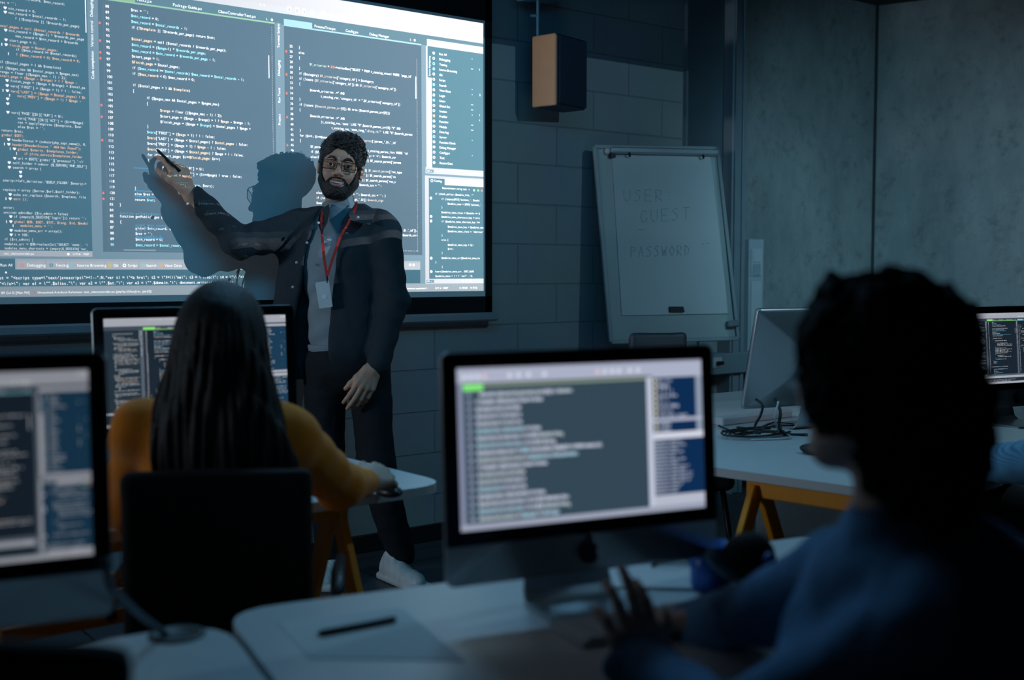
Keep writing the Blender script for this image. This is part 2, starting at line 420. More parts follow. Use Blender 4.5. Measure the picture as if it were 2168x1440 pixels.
P1T = [(128, 0, "max_record, $min_record, $max_record;"), (145, 0, "$ret = '';"), (157.8, 1, "* min_record = 0;"), (168.5, 1, "* max_record = $total_records - 1;"),
 (181.5, 3, "f (!$template || !$records_per_page)"), (204, 0, "total_pages = call ($total_records / $records"), (214, 1, "* min_record = ($page-1) * $records_per_page"),
 (226, 3, "max_record = $min_record + $records"), (238.5, 1, "* start_page = 1;"), (251, 1, "* finish_page = $total_pages;"), (260, 3, "if ($max_record >= $total_records)"),
 (273, 3, "f ($max_record < 0) $max_record = 0;"), (296, 0, "if ($total_pages > 1 && $template)"), (310, 0, "if ($pages_max && $total_pages > $pages_max)"),
 (321, 0, "range = floor (($pages_max - 1) / 2);"), (331, 0, "start_page = ($page - $range) > 1 ? $page -"), (342, 1, "* finish_page = ($page + $range) < $total_pa"),
 (355, 1, "* vars['FIRST'] = ($page > 1) ? 1 : false;"), (368, 1, "* vars['LAST'] = ($page < $total_pages) ? $t"), (379, 3, "vars['PREV'] = ($page > 1) ? $page -"), (389, 1, "*"), (401, 1, "*"),
 (423, 1, "* vars['PAGE'][$i]['NUM'] = $i;"), (436, 3, "vars['PAGE'][$i]['ACT'] = ($i==$page)"), (447, 3, "ret = applyTemplate ($template, $var"), (458, 3, "else $ret = '';"), (470, 0, "return $ret;"),
 (481.5, 0, "global $SET;"), (493, 1, "* headerStatus = (substr(php_sapi_name(), 0,"), (505, 1, "* header($headerStatus.\" 404 Not Found\");"), (516, 2, "* global $smarty, $templates_folder;"),
 (527, 4, "if (file_exists($templates_folder"), (540, 2, "* url = $SET['global']['protocol'].'://"), (552, 1, "* self_folder = substr ($_SERVER['PHP_SELF']"), (564, 1, "* search = array ("), (575, 3, "*"), (586, 3, "*"),
 (598, 0, "smarty->left_delimiter.'$SELF_FOLDER'.$smarty->"), (622, 0, "replace = array ($error,$url,$self_folder);"), (634, 1, "* echo str_replace ($search, $replace, file"), (645, 1, "* exit ();"), (668, 0, "error;"),
 (680.5, 0, "unction adminBar ($is_admin = false)"), (691, 1, "* if (empty($_SESSION['login'])) return '';"), (704, 1, "* global $DB, $SET, $TXT, $lang, $id, $modul"), (714, 3, "modules_menu = '';"), (726.6, 1, "* modules_menu_arr = array();"),
 (738, 1, "* i = 100;"), (750, 0, "if ($is_admin) {"), (762, 0, "modules_arr = $DB->selectCol(\"SELECT `name`, `l"), (773, 0, "modules_menu_shortcuts = (empty($_SESSION['cur_")]
P1O = {204, 251, 273, 331, 368, 379, 481.5, 505, 516, 527, 645, 704, 714}
P3T = [(0, 0, "}"), (1, 0, "else"), (2, 0, "{"), (3, 2, "$f_criteries = $DB->selectRow(\"SELECT * FROM t_catalog_visual WHERE `page_id`"), (4, 0, "}"), (5, 0, "if ($category) $f_criteries['category_id'] = $category;"),
 (6, 0, "if (!count ($f_criteries['category_id']) && $f_criteries['category_id'])"), (7, 0, "{"), (8, 2, "$search_criteries .=\" AND"), (9, 4, "t_catalog_rec.`category_id` = \".$f_criteries['category_id'])"), (10, 0, "}"),
 (11, 0, "if (!count ($search_params_arr[0]) && trim ($search_params_arr[0]))"), (12, 0, "{"), (13, 2, "$search_criteries .=\" AND"), (14, 4, "(t_catalog_rec.`name` LIKE \"%\".$search_params_arr[0].\"%\" AND"), (15, 6, "t_catalog_rec.`name_lang_\".$lang_id.\"` LIKE \"%\".$search_params"), (16, 0, "}"),
 (17, 0, "for ($i=1; $i<=$count; $i++) if (!count ($f_criteries['params_'.$i.'_id'"), (18, 0, "{"), (19, 2, "$f_params = $DB->selectRow(\"SELECT * FROM t_catalog_params_list WHERE `id"), (20, 2, "if ($f_params['type']=='enum') { $search_sign = '='; $search_str"),
 (21, 2, "elseif ($f_params['type']=='description' || $f_search_params['params"), (22, 2, "{"), (23, 4, "if ($f_params['type']=='string' || $f_search_params['res_type"), (24, 4, "if ($f_params['type']=='integer' || $f_search_params['re"), (25, 4, "if ($f_params['type']=='date' || $f_search_params['res_s"),
 (26, 4, "{ $search_string_sign = ''; $search_txt = '';"), (28, 3, "else { $search_string_sign = ''; $search_txt = ''; }"), (29, 3, "if (!count ($f_criteries['sign_'.$i]) $search_sign"), (30, 3, "$search"), (35, 0, "$f_criteries['params_'.$i.'_id']),"), (36, 0, "$search_criteries .= $search_stri")]
P5T = [(558, 5, "Reserve/return string text  ▾"), (577.8, 0, "if (check_policy ($module_link, \"\" 'access')) {"), (594, 1, "if (!empty($TXT['buttons_'. $module_link])"), (609, 2, "$module_name = $TXT['buttons_' . $m"), (622, 1, "}"), (638, 1, "$modules_menu_class = $module == $modul"),
 (653, 1, "$modules_menu_shortcuts_key = array_sea"), (668, 1, "if ($modules_menu_shortcut_key !== false)"), (685, 2, "$modules_menu_key = $modules_menu_"), (700, 2, "$modules_menu_class = 'shortcut';"), (714, 1, "}"), (729, 1, "else {"), (745, 2, "$modules_menu_key = $i;"), (759, 2, "$i++;"), (772, 1, "}"), (789, 1, "$modules_menu_arr[$modules_menu_key"), (803, 0, "}"), (818, 1, "}"), (834, 0, "ksort($modules_menu_arr, SORT_NUMERIC);"), (849, 0, "$modules_menu = ? ? ? 'null' : %;")]
P4L = ["Run All", "Debugging", "Testing", "Source Browsing", "Git", "Script", "Search", "View Data", "Login", "Users", "Global Set", "Session", "Profiler", "Function", "Module", "Data log", "Server", "Function Check", "Debug Manager", "Config.px", "Test", "Return Data"]
def colors(t, seed, pal, base):
    rs = random.Random(seed); out = []; c = base
    for i, ch in enumerate(t):
        if ch == '$': c = rs.choice(pal)
        elif not (ch.isalnum() or ch in '_$'): c = base
        out.append(c)
    return out
def ide(k, dark=False):
    if dark:
        BG2 = (0.012, 0.022, 0.036); BG1 = (0.018, 0.034, 0.05); BG4 = (0.012, 0.05, 0.10); BAR = (0.42, 0.44, 0.50); DIV = (0.10, 0.13, 0.17); TAB = (0.06, 0.08, 0.11); W = (0.72, 0.76, 0.82)
        CY = (0.2, 0.5, 0.7); OR = (0.60, 0.50, 0.42); OR2 = OR
    else:
        BG2 = (0.106, 0.146, 0.180); BG1 = (0.050, 0.125, 0.160); BG4 = (0.095, 0.205, 0.245); BAR = (0.60, 0.60, 0.63); DIV = (0.235, 0.330, 0.385); TAB = (0.13, 0.215, 0.25); W = (1.7, 1.7, 1.7)
        CY = (0.62, 1.5, 1.65); OR = (1.5, 0.78, 0.38); OR2 = (1.75, 1.30, 0.85)
    RM = (0.25, 0.12, 0.1) if dark else (1.5, 0.22, 0.06)
    c = Canvas(1600, 900, k, DIV)
    c.rect(0, 0, 1600, 67, BAR if dark else (0.84, 0.82, 0.83))
    c.text(360, 15, "C:\\site\\httpdocs\\module\\pages  /  [ JSC-8x] [GO Studio Enterprise]   ~", 10, W, bold=1.5); c.text(790, 50, "L  o", 10, W)
    x = 885
    for i, xx in enumerate((885, 911, 934, 961, 998, 1025, 1059, 1089, 1105, 1122, 1141, 1166, 1192, 1218, 1244, 1270)):
        if i in (0, 1, 2, 3): c.rect(xx-6, 43, xx+5, 59, W); c.rect(xx-3, 48, xx+2, 57, BAR if i < 3 else W)
        elif i == 4: c.disc(xx, 50, 9, W)
        elif i == 5: c.disc(xx-4, 50, 5, W); c.disc(xx+4, 50, 5, W); c.rect(xx-.6, 41, xx+.6, 59, W)
        elif i == 6: c.rect(xx-3, 44, xx+6, 54, W); c.disc(xx-8, 57, 3, W)
        elif i in (7, 8, 9, 10): c.rect(xx-4, 44, xx+2, 49, W); c.rect(xx-1, 44, xx+2, 57, W)
        elif i in (11, 12): c.disc(xx, 53, 7, W); c.rect(xx-1, 42, xx+2, 52, W)
        elif i in (13, 14): c.rect(xx-7, 42, xx+7, 58, W); c.rect(xx-5, 44, xx-1, 49, BAR); c.rect(xx+1, 44, xx+5, 49, BAR); c.rect(xx-5, 51, xx-1, 56, BAR); c.rect(xx+1, 51, xx+5, 56, BAR)
        else: c.rect(xx-6, 41, xx+5, 60, W)
    c.rect(1288, 46, 1342, 55, (0.78, 0.8, 0.83) if not dark else W)
    c.rect(1552, 10, 1568, 25, W); c.rect(1555, 13, 1565, 22, BAR); c.rect(1578, 12, 1595, 24, W)
    c.rect(0, 67, 1600, 100, TAB)
    # panel 1
    W1 = W if dark else (1.15, 1.2, 1.2)
    c.rect(0, 100, 291, 786, BG1); ci = 4.5
    for y, ind, t in P1T:
        col = OR if y in P1O else W1
        xx = 68+ind*13.5
        if t.startswith('*'): c.disc(xx+2, y-1, 2.2, W); c.disc(xx+5.5, y-1, 2.2, W); c.disc(xx+3.7, y+1.5, 2.2, W); t = t[2:]; xx += 11.5
        if y in P1O and ind: c.rect(xx-19, y-3, xx-17.5, y+4, W)
        ym = int((288-xx)/ci); c.text(xx, y, t[:ym], 9.3, col, cw=ci, bold=1.35)
    c.rect(286.5, 100, 288.5, 195, W)
    c.rect(0, 779, 291, 794, BAR); c.text(66, 787, "test_clientcontroller.px", 7.5, W, bold=1.4); c.disc(228, 787, 3.5, W); c.text(240, 787, "UTF-8   WEP", 7.5, W)
    # vertical tab strips
    for s_, x_, yb in (("Debugging", 303, 152), ("Version control", 303, 232), ("Code completion", 303, 318), ("Terminal Scripts", 849, 170), ("Debugging", 849, 252), ("Run Tests", 849, 332), ("Project", 849, 398)):
        c.vtext(x_, yb, s_, 10.5, W, DIV)
    # panel 2
    c.rect(320, 100, 836, 780, BG2); G_ = (0.36, 0.62, 0.28) if not dark else (0.3, 0.85, 0.2)
    c.rect(320, 78, 421, 98, G_); c.rect(320, 97, 836, 101, G_ if dark else (0.42, 0.72, 0.45))
    for x_, t in ((425, "Test2.px"), (528, "Package Guide.px"), (661, "ClientControllerTest.px")): c.text(x_, 88, t, 11.5, W)
    c.text(810, 90, "L", 9, W); c.disc(828, 90, 3.6, W)
    nums = [str(88+i) for i in range(34)]+[str(83+i) for i in range(8)]
    for i, n_ in enumerate(nums):
        y = 118+15.66*i; c.text(350-len(n_)*0.0-10, y, n_, 10, W if i < 41 else CY, cw=5.0, bold=1.9)
    for i in (3, 6, 8, 9, 17, 19, 23, 32.1, 33.1): y = 118+15.66*i; c.disc(322+2, y, 3, RM); c.rect(323, y-4, 325, y, RM)
    for y in np.arange(112, 776, 5): c.rect(334.2-1, y, 334.9, y+1.2, DIV); c.rect(826, y, 827.4, y+1.2, W if not dark else DIV)
    pal = [W, W, CY, OR2, W]
    for i, ind, t in P2T:
        y = 118+15.66*i; xx = 409.5+38*ind; xx = 367 if ind < 0 else xx
        base = CY if i == 41 else W; c.text(xx, y, t[:int((822-xx)/4.82)], 10.4, W, cw=4.82, bold=1.9, cols=colors(t, i*13+5, [CY] if i in (1, 2, 6, 7, 10, 41) else ([OR2, W] if i in (5, 8, 9) else pal), base))
    for i in (28, 32, 33, 38.5, 40.3):
        y = 118+15.66*i; c.rect(409, y-9.5, 409+80, y-7.5, (0.06, 0.42, 0.78) if not dark else BG2)
    for i in (36, 38, 39, 40):
        if not dark: c.text(409.5 if i > 36 else 367, 118+15.66*(i-.55), {36: "function getPublicPages ($template", 38: "global $min_record, $max_r", 39: "$ret = '';", 40: "$min_record = 0;"}[i], 8.5, (0.1, 0.5, 0.72), cw=4.82, bold=1.2)
    c.rect(815, 195, 817.5, 262, W)
    for x_ in np.arange(345, 826, 6): c.rect(x_, 774, x_+1.6, 775.4, DIV)
    c.rect(376, 772.5, 466, 776, (0.35, 0.42, 0.47) if not dark else DIV)
    # panel 3
    c.rect(866, 100, 1352, 780, BG2); LB = (0.50, 0.80, 0.90) if not dark else (0.2, 0.6, 0.75)
    c.rect(866, 82, 960, 101, LB); c.rect(866, 98, 1352, 102.5, LB)
    for x_, t in ((968, "ProcessTree.px"), (1075, "Config.px"), (1160, "Debug Manager")): c.text(x_, 90, t, 11, W)
    c.text(1310, 89, "L", 9, W); c.disc(1327, 89, 3.6, W)
    n3 = list(range(25, 44))+[45, 46]+list(range(47, 66))
    for i in range(40): c.text(884, 160+15.45*i, str(n3[i] if i < len(n3) else 30+i), 10, W, cw=5.0, bold=1.9)
    for i in (1, 5.4, 9, 13.6, 19, 24, 31): y = 160+15.45*i; c.disc(873, y+2, 3, RM); c.rect(872, y-3, 874, y+2, RM)
    for y in np.arange(150, 770, 5): c.rect(1334, y, 1335.3, y+1.4, W if not dark else DIV); c.rect(877.6, y, 878.4, y+1.2, DIV)
    for i, ind, t in P3T:
        xx = 914+18*ind; t = t[:int((1330-xx)/4.75)]
        if i >= 35: xx = 1352-18-4.75*len(t)
        cs = colors(t, i+77, [W, W, W, (1, 0.85, 0.75)], W)
        if i == 3: cs = [(1.0, 0.3, 0.12) if 15 <= j <= 17 else ((0.75, 1.0, 0.8) if j < 12 else q) for j, q in enumerate(cs)]
        c.text(xx, 160+15.45*i, t, 10.2, W, cw=4.75, bold=1.9, cols=cs)
    c.rect(1329, 205, 1332, 275, W)
    for x_ in np.arange(1280, 1340, 6): c.rect(x_, 766, x_+2, 767.5, W if not dark else DIV)
    # panel 4
    c.rect(1374, 79, 1600, 101, (0.78, 0.78, 0.80) if not dark else BAR); c.text(1384, 91, "Project Manager", 7, W); c.rect(1370, 101, 1393, 503, (0.80, 0.79, 0.81) if not dark else BAR)
    c.rect(1376, 101, 1600, 493, BG4); c.rect(1376, 202, 1392.5, 503, (0.80, 0.79, 0.81) if not dark else BAR)
    c.vtext(1384, 198, "Syntax Highlighting", 8, W, BG4)
    for i, t in enumerate(P4L):
        y = 121.5+16.9*i; col = OR if t == "Profiler" else (CY if t in ("Search", "Source Browsing", "Server", "Users", "Testing") else W)
        rs = random.Random(i); c.disc(1400, y, 4.6, col); (c.disc(1400, y, 2.6, BG4) if i % 3 else c.rect(1397, y-1, 1403, y+1, BG4))
        c.text(1422, y, t, 10, W, bold=1.5)
        if i in (0, 6, 7, 11, 16, 19): c.text(1552, y+2, "▸" if False else ">", 8, CY)
        if i in (2, 9, 10, 13, 14): c.rect(1549, y, 1558, y+3, (0.6, 0.8, 0.85))
        if i in (2, 7, 11, 12): c.text(1584, y, "1" if i != 7 else "2", 9, W)
    c.rect(1366, 493, 1600, 513, (0.74, 0.73, 0.75) if not dark else BAR); c.rect(1370, 500, 1398, 510, DIV); c.text(1373, 505, "100%  v", 6, W)
    # panel 5
    c.rect(1364, 520, 1600, 545, (0.70, 0.69, 0.70) if not dark else BAR); c.rect(1364, 520, 1379, 874, (0.74, 0.73, 0.75) if not dark else BAR); c.rect(1378.5, 528, 1600, 860, BG4)
    c.rect(1441, 526, 1600, 548, (0.80, 0.79, 0.80) if not dark else BAR); c.text(1452, 537, "Source Browsing   Global Set", 7.5, W)
    c.disc(1391, 536, 5, W); c.disc(1391, 536, 3.4, BG4); c.text(1399, 536, "Testing", 10, W)
    c.disc(1561, 560, 4, (0.6, 1, 0.6)); c.disc(1578, 560, 4, (0.35, 1, 0.35)); c.disc(1593, 560, 4, (1, 0.3, 0.2))
    for y, ind, t in P5T:
        t = t.replace('▾', 'v'); c.text(1403+25*ind if ind < 5 else 1432, y, t[:34 if ind < 5 else 99], 8.8, W, cw=4.6 if ind < 5 else 3.8, bold=1.4)
    for y in (593, 653, 668, 790, 834): c.disc(1387, y, 4.6, W)
    c.rect(1364, 858, 1600, 874, (0.84, 0.82, 0.84) if not dark else BAR); c.rect(1368, 861, 1398, 871, DIV); c.text(1371, 866, "98%   v", 6, W); c.disc(1513, 865, 4, W); c.disc(1529, 865, 4, W); c.disc(1545, 865, 4, W)
    # bottom
    c.rect(0, 806, 1344, 828, BAR if dark else (0.60, 0.60, 0.62)); c.rect(0, 800, 1344, 806, BAR if dark else (0.52, 0.54, 0.57)); c.rect(0, 800, 93, 828, BG1)
    x = 66; c.text(57, 817, "Run All", 10, W)
    for xa, xb, t, col in ((104, 118, "Debugging", (1, 0.35, 0.25)), (177, 190, "Testing", (0.1, 0.35, 0.4)), (228, 246, "Source Browsing", (0.35, 0.75, 0.9)), (331, 343, "Git", (1, 0.7, 0.1)), (371, 383, "Script", W), (424, 434, "Search", (0.5, 0.8, 0.9)), (474, 486, "View Data", (1, 0.6, 0.2)), (549, 561, "Login", (0.3, 0.5, 0.55)), (596, 608, "Users", (0.4, 0.7, 0.8))):
        c.disc(xa+6, 817, 5, col); c.disc(xa+6, 817, 2.2, BAR); c.text(xb+4, 817, t, 11, W); c.rect(xa-8, 806, xa-7.2, 828, (0.3, 0.32, 0.34))
    c.rect(0, 828, 1344, 872, BG1); c.disc(1305, 812, 4, W); c.disc(1318, 812, 4, W)
    c.disc(70, 836, 2.5, W)
    c.text(41, 850, "$ret = \"<script type=\\\"text/javascript\\\"><!--\".N.\"var t1 = \\\"<a hre\\\"; t2 = \\\"f=\\\\\\\"ma\\\"; t3 = \\\"ilto:\\\"; t4 = \\\"\\\\\\\">\\\"; t5 = \\\"", 11.5, W, cw=5.78, bold=1.8)
    c.text(47, 865, "=\"<\\/a>\\\"; var e1 = \\\"\".$alias.\"\\\"; var e2 = \\\"\".$at.\"\\\"; var e3 = \\\"\".$domain.\"\\\"; document.write(e1 + e2 + e3);", 11.5, W, cw=5.78, bold=1.8)
    c.rect(0, 872, 1344, 882, DIV); c.rect(0, 874, 1600, 900, (0.40, 0.44, 0.46) if not dark else BAR)
    for x_, t, z in ((50, "> 89 Col 12 [Main PH]", 8.6), (147, "Unresolved Attribute Reference", 8.4), (266, "test_clientcontroller.px [php/hp-25/hoy[run_July23]]", 8.4), (1278, "Git: checkout experiment >", 8), (1402, "GVT: 6", 8), (1433, "WEEP", 8), (1500, "C: 98/68", 9), (1545, "H: 17/32", 9)): c.text(x_, 889, t, z, W)
    c.disc(139, 889, 3.4, (0.9, 0.2, 0.15))
    return c
def front_ide(k):                               # the layout on the middle foreground monitor (640 x 360 units)
    BG = (0.034, 0.062, 0.09); BAR = (0.40, 0.43, 0.56); W = (0.62, 0.68, 0.80); c = Canvas(640, 360, k, BG)
    c.rect(0, 0, 640, 34, BAR); c.rect(0, 0, 640, 5, (0.30, 0.32, 0.42))
    for i, x in enumerate((18, 34, 50, 66, 128, 150, 175, 215, 352, 372, 392, 410, 440, 462)): c.disc(x, 20, 5, (0.85, 0.5, 0.45) if i in (3, 8) else (0.75, 0.78, 0.88)); c.rect(x-2, 18, x+6, 22, W)
    c.rect(0, 34, 640, 44, (0.11, 0.14, 0.12)); c.rect(14, 36, 62, 51, (0.22, 0.80, 0.20)); c.rect(62, 40, 500, 44, (0.25, 0.33, 0.26))
    c.rect(0, 34, 12, 360, (0.22, 0.25, 0.36)); c.rect(12, 52, 40, 350, (0.06, 0.09, 0.14))
    y = 56; rs = random.Random(4); wd = [230, 160, 110, 108, 108, 158, 215, 215, 320, 250, 160, 112, 112, 112, 150, 210, 225, 200]
    lines = [("mCatch ($search_params_arr[0] . $count", 235), ("* header ($status_line = true", 165), ("$template_folder", 112), ("$search = array (", 112), ("$replace = str_re", 112), ("$template, $records = true", 158), ("$search_criteries .= LIKE $name_long", 215),
             ("$search_criteries .= LIKE $lang", 195), ("$modules_menu_arr = $DB->selectRow (SELECT * FROM name_id)", 315), ("$modules_menu_class = $modules_link_buttons", 252), ("* header ($status_line = true", 172), ("$template_folder", 118), ("$search = array (", 118), ("$replace = str_re", 118), ("$template, $records = true", 165), ("$search_criteries .= LIKE $name_lon", 225), ("$search_criteries .= LIKE $name_long", 228), ("$modules_menu = $page + $range", 200)]
    for i, (t, wv) in enumerate(lines):
        yy = 60+16.2*i; x0 = 44+(8 if i in (0,) else 0)
        cs = colors(t, i, [W, W, (0.36, 0.66, 0.80), (0.50, 0.60, 0.62)], W)
        c.rect(x0, yy-4.2, x0+wv*0.97, yy+4.2, (0.25, 0.28, 0.35))
        c.text(x0, yy, t, 13, W, cw=wv/len(t), bold=2.2, cols=cs); c.text(24, yy, str(31+i), 9, W)
    c.rect(484, 38, 500, 350, (0.50, 0.54, 0.66)); c.rect(500, 30, 640, 40, BAR)
    NV = (0.004, 0.025, 0.085)
    c.rect(500, 40, 622, 138, NV); c.rect(622, 40, 640, 172, (0.25, 0.3, 0.4)); c.rect(500, 138, 640, 146, BAR); c.rect(500, 146, 622, 172, NV); c.rect(500, 172, 640, 188, (0.62, 0.64, 0.74)); c.rect(500, 188, 640, 322, NV); c.rect(500, 322, 640, 346, (0.45, 0.48, 0.58))
    for i, (t, q) in enumerate((("Run All", 40), ("Debugging", 30), ("Test", 44), ("Source Bro", 52), ("Git", 30), ("Script Debug", 56), ("Search", 40), ("View Data Login", 80))):
        c.disc(508, 48+12*i, 4, (0.75, 0.72, 0.5)); c.text(516, 48+12*i, t, 10, W, cw=q/len(t), bold=2)
    for i in range(2): c.disc(508, 152+13*i, 4, (0.7, 0.7, 0.5)); c.text(516, 152+13*i, "modules", 10, W, bold=2)
    for i in range(15):
        wv = (70, 88, 60, 76, 50, 84, 64, 90, 82, 106, 112, 96, 70, 60, 58)[i]; c.text(502, 194+8.6*i, "$modules_menu_key_arr"[:int(wv/5)+1], 8, W, cw=5, bold=2)
    c.rect(0, 346, 640, 360, (0.32, 0.35, 0.45))
    return c
IMG_PROJ = ide(1.6).image('projected_editor'); IMG_DARK = ide(0.9, True).image('monitor_editor'); IMG_FRONT = front_ide(1.6).image('monitor_code_view')
R1 = 0.953481; SCW = 2.25869; SZ0, SZ1 = 1.190742, 2.461255       # the projected rectangle on the screen plane

# the projector: a lamp that throws the picture through its lens
pl = bpy.data.lights.new('projector_beam', 'POINT'); pl.energy = PROJ_POWER; pl.shadow_soft_size = 0.0; pl.use_nodes = True
po = bpy.data.objects.new('projector_beam', pl); COL.objects.link(po); po.location = PROJ; po.rotation_euler = (math.pi/2, 0, 0)
t = pl.node_tree; N = t.nodes; L = t.links; em = N['Emission']
tc = N.new('ShaderNodeTexCoord'); sp = N.new('ShaderNodeSeparateXYZ'); L.new(tc.outputs['Normal'], sp.inputs[0])
def mth(op, a, b=None, c=None, clamp=False):
    n = N.new('ShaderNodeMath'); n.operation = op; n.use_clamp = clamp
    for i, q in enumerate((a, b, c)):
        if q is None: continue
        if isinstance(q, (int, float)): n.inputs[i].default_value = q
        else: L.new(q, n.inputs[i])
    return n.outputs[0]
dist = SCR_Y-PROJ[1]; iz = mth('DIVIDE', -dist, sp.outputs[2])
wx = mth('MULTIPLY_ADD', sp.outputs[0], iz, PROJ[0]); wz = mth('MULTIPLY_ADD', sp.outputs[1], iz, PROJ[2])
uu = mth('DIVIDE', mth('SUBTRACT', wx, R1), SCW); vv = mth('DIVIDE', mth('SUBTRACT', wz, SZ0), SZ1-SZ0)
cmb = N.new('ShaderNodeCombineXYZ'); L.new(uu, cmb.inputs[0]); L.new(vv, cmb.inputs[1])
im = N.new('ShaderNodeTexImage'); im.image = IMG_PROJ; im.extension = 'CLIP'; im.interpolation = 'Linear'; L.new(cmb.outputs[0], im.inputs[0])
fwd = mth('LESS_THAN', sp.outputs[2], -0.02)
spill = mth('MULTIPLY', mth('MULTIPLY', mth('LESS_THAN', wx, 4.63), mth('LESS_THAN', wz, 2.395)), fwd)
spc = N.new('ShaderNodeMix'); spc.data_type = 'RGBA'; L.new(spill, spc.inputs[0]); spc.inputs[6].default_value = (0, 0, 0, 1); spc.inputs[7].default_value = (0.021, 0.038, 0.048, 1)
fm = N.new('ShaderNodeMix'); fm.data_type = 'RGBA'; L.new(fwd, fm.inputs[0]); fm.inputs[6].default_value = (0, 0, 0, 1); L.new(im.outputs[0], fm.inputs[7])
ad = N.new('ShaderNodeMix'); ad.data_type = 'RGBA'; ad.blend_type = 'ADD'; ad.inputs[0].default_value = 1.0
L.new(fm.outputs[2], ad.inputs[6]); L.new(spc.outputs[2], ad.inputs[7]); L.new(ad.outputs[2], em.inputs[0])

# ------------------------------------------------------------------ materials
BLK = mat('black_plastic', (0.008, 0.009, 0.011), 0.45, var=0.2)
BLKM = mat('matte_black_cloth', (0.006, 0.007, 0.008), 0.9, var=0.2, bump=0.2, bscale=300)
ALU = mat('aluminium', (0.50, 0.53, 0.55), 0.35, 0.75, var=0.04)
STEEL = mat('grey_steel', (0.30, 0.36, 0.40), 0.4, 0.6, var=0.05)
WHITE = mat('white_laminate', (0.62, 0.65, 0.66), 0.33, var=0.03, bump=0.02, bscale=200, spec=0.5)
WEDGE = mat('white_plastic', (0.60, 0.63, 0.65), 0.4, var=0.04)
YEL = mat('yellow_painted_metal', (0.88, 0.34, 0.012), 0.42, var=0.08)
PAPER = mat('paper', (0.62, 0.65, 0.66), 0.8, var=0.04)
GLASSB = mat('black_glass', (0.004, 0.005, 0.006), 0.12, var=0.1)
SCR = mat('projection_fabric', (0.80, 0.80, 0.80), 0.9, var=0.015, scale=3)
def display_mat(name, img, strength):
    m = bpy.data.materials.new(name); m.use_nodes = True; t = m.node_tree; N = t.nodes; L = t.links
    b = N['Principled BSDF']; nset(b, **{'Base Color': (0.01, 0.01, 0.012, 1), 'Roughness': 0.25})
    u = N.new('ShaderNodeUVMap'); i = N.new('ShaderNodeTexImage'); i.image = img; L.new(u.outputs[0], i.inputs[0])
    L.new(i.outputs[0], b.inputs['Emission Color']); b.inputs['Emission Strength'].default_value = strength; return m
DISP = display_mat('display_editor', IMG_DARK, 0.55); DISPF = display_mat('display_code_view', IMG_FRONT, 1.0); DISPW = display_mat('display_far_desk', IMG_DARK, 0.85); DISPB = display_mat('display_turned_away', IMG_DARK, 6.0)

def block_mat():
    m = bpy.data.materials.new('painted_blockwork'); m.use_nodes = True; t = m.node_tree; N = t.nodes; L = t.links; b = N['Principled BSDF']
    b.inputs['Roughness'].default_value = 0.75
    g = N.new('ShaderNodeNewGeometry'); sp_ = N.new('ShaderNodeSeparateXYZ'); L.new(g.outputs['Position'], sp_.inputs[0]); cb = N.new('ShaderNodeCombineXYZ')
    a1 = N.new('ShaderNodeMath'); a1.operation = 'ADD'; a1.inputs[1].default_value = 10-3.715; L.new(sp_.outputs[0], a1.inputs[0]); L.new(a1.outputs[0], cb.inputs[0])
    a2 = N.new('ShaderNodeMath'); a2.operation = 'ADD'; a2.inputs[1].default_value = 4-0.02; L.new(sp_.outputs[2], a2.inputs[0]); L.new(a2.outputs[0], cb.inputs[1])
    br = N.new('ShaderNodeTexBrick'); br.offset = 0.5; br.offset_frequency = 2; nset(br, **{'Scale': 1.0, 'Mortar Size': 0.0045, 'Mortar Smooth': 0.5, 'Brick Width': 0.5, 'Row Height': 0.2, 'Color1': (0.40, 0.44, 0.45, 1), 'Color2': (0.36, 0.41, 0.43, 1), 'Mortar': (0.30, 0.34, 0.36, 1)})
    L.new(cb.outputs[0], br.inputs['Vector']); nz = N.new('ShaderNodeTexNoise'); nset(nz, Scale=40.0, Detail=8.0); L.new(g.outputs['Position'], nz.inputs['Vector'])
    nz2 = N.new('ShaderNodeTexNoise'); nset(nz2, Scale=2.5, Detail=6.0); L.new(g.outputs['Position'], nz2.inputs['Vector'])
    mx = N.new('ShaderNodeMix'); mx.data_type = 'RGBA'; mx.blend_type = 'MULTIPLY'; mx.inputs[0].default_value = 0.35; L.new(br.outputs['Color'], mx.inputs[6]); L.new(nz2.outputs['Color'], mx.inputs[7])
    L.new(mx.outputs[2], b.inputs['Base Color'])
    inv = N.new('ShaderNodeMath'); inv.operation = 'MULTIPLY_ADD'; inv.inputs[1].default_value = -1.0; L.new(br.outputs['Fac'], inv.inputs[0])
    h2 = N.new('ShaderNodeMath'); h2.operation = 'MULTIPLY'; h2.inputs[1].default_value = 0.22; L.new(nz.outputs['Fac'], h2.inputs[0]); L.new(h2.outputs[0], inv.inputs[2])
    bp = N.new('ShaderNodeBump'); nset(bp, Strength=0.7, Distance=0.008); L.new(inv.outputs[0], bp.inputs['Height']); L.new(bp.outputs[0], b.inputs['Normal']); return m
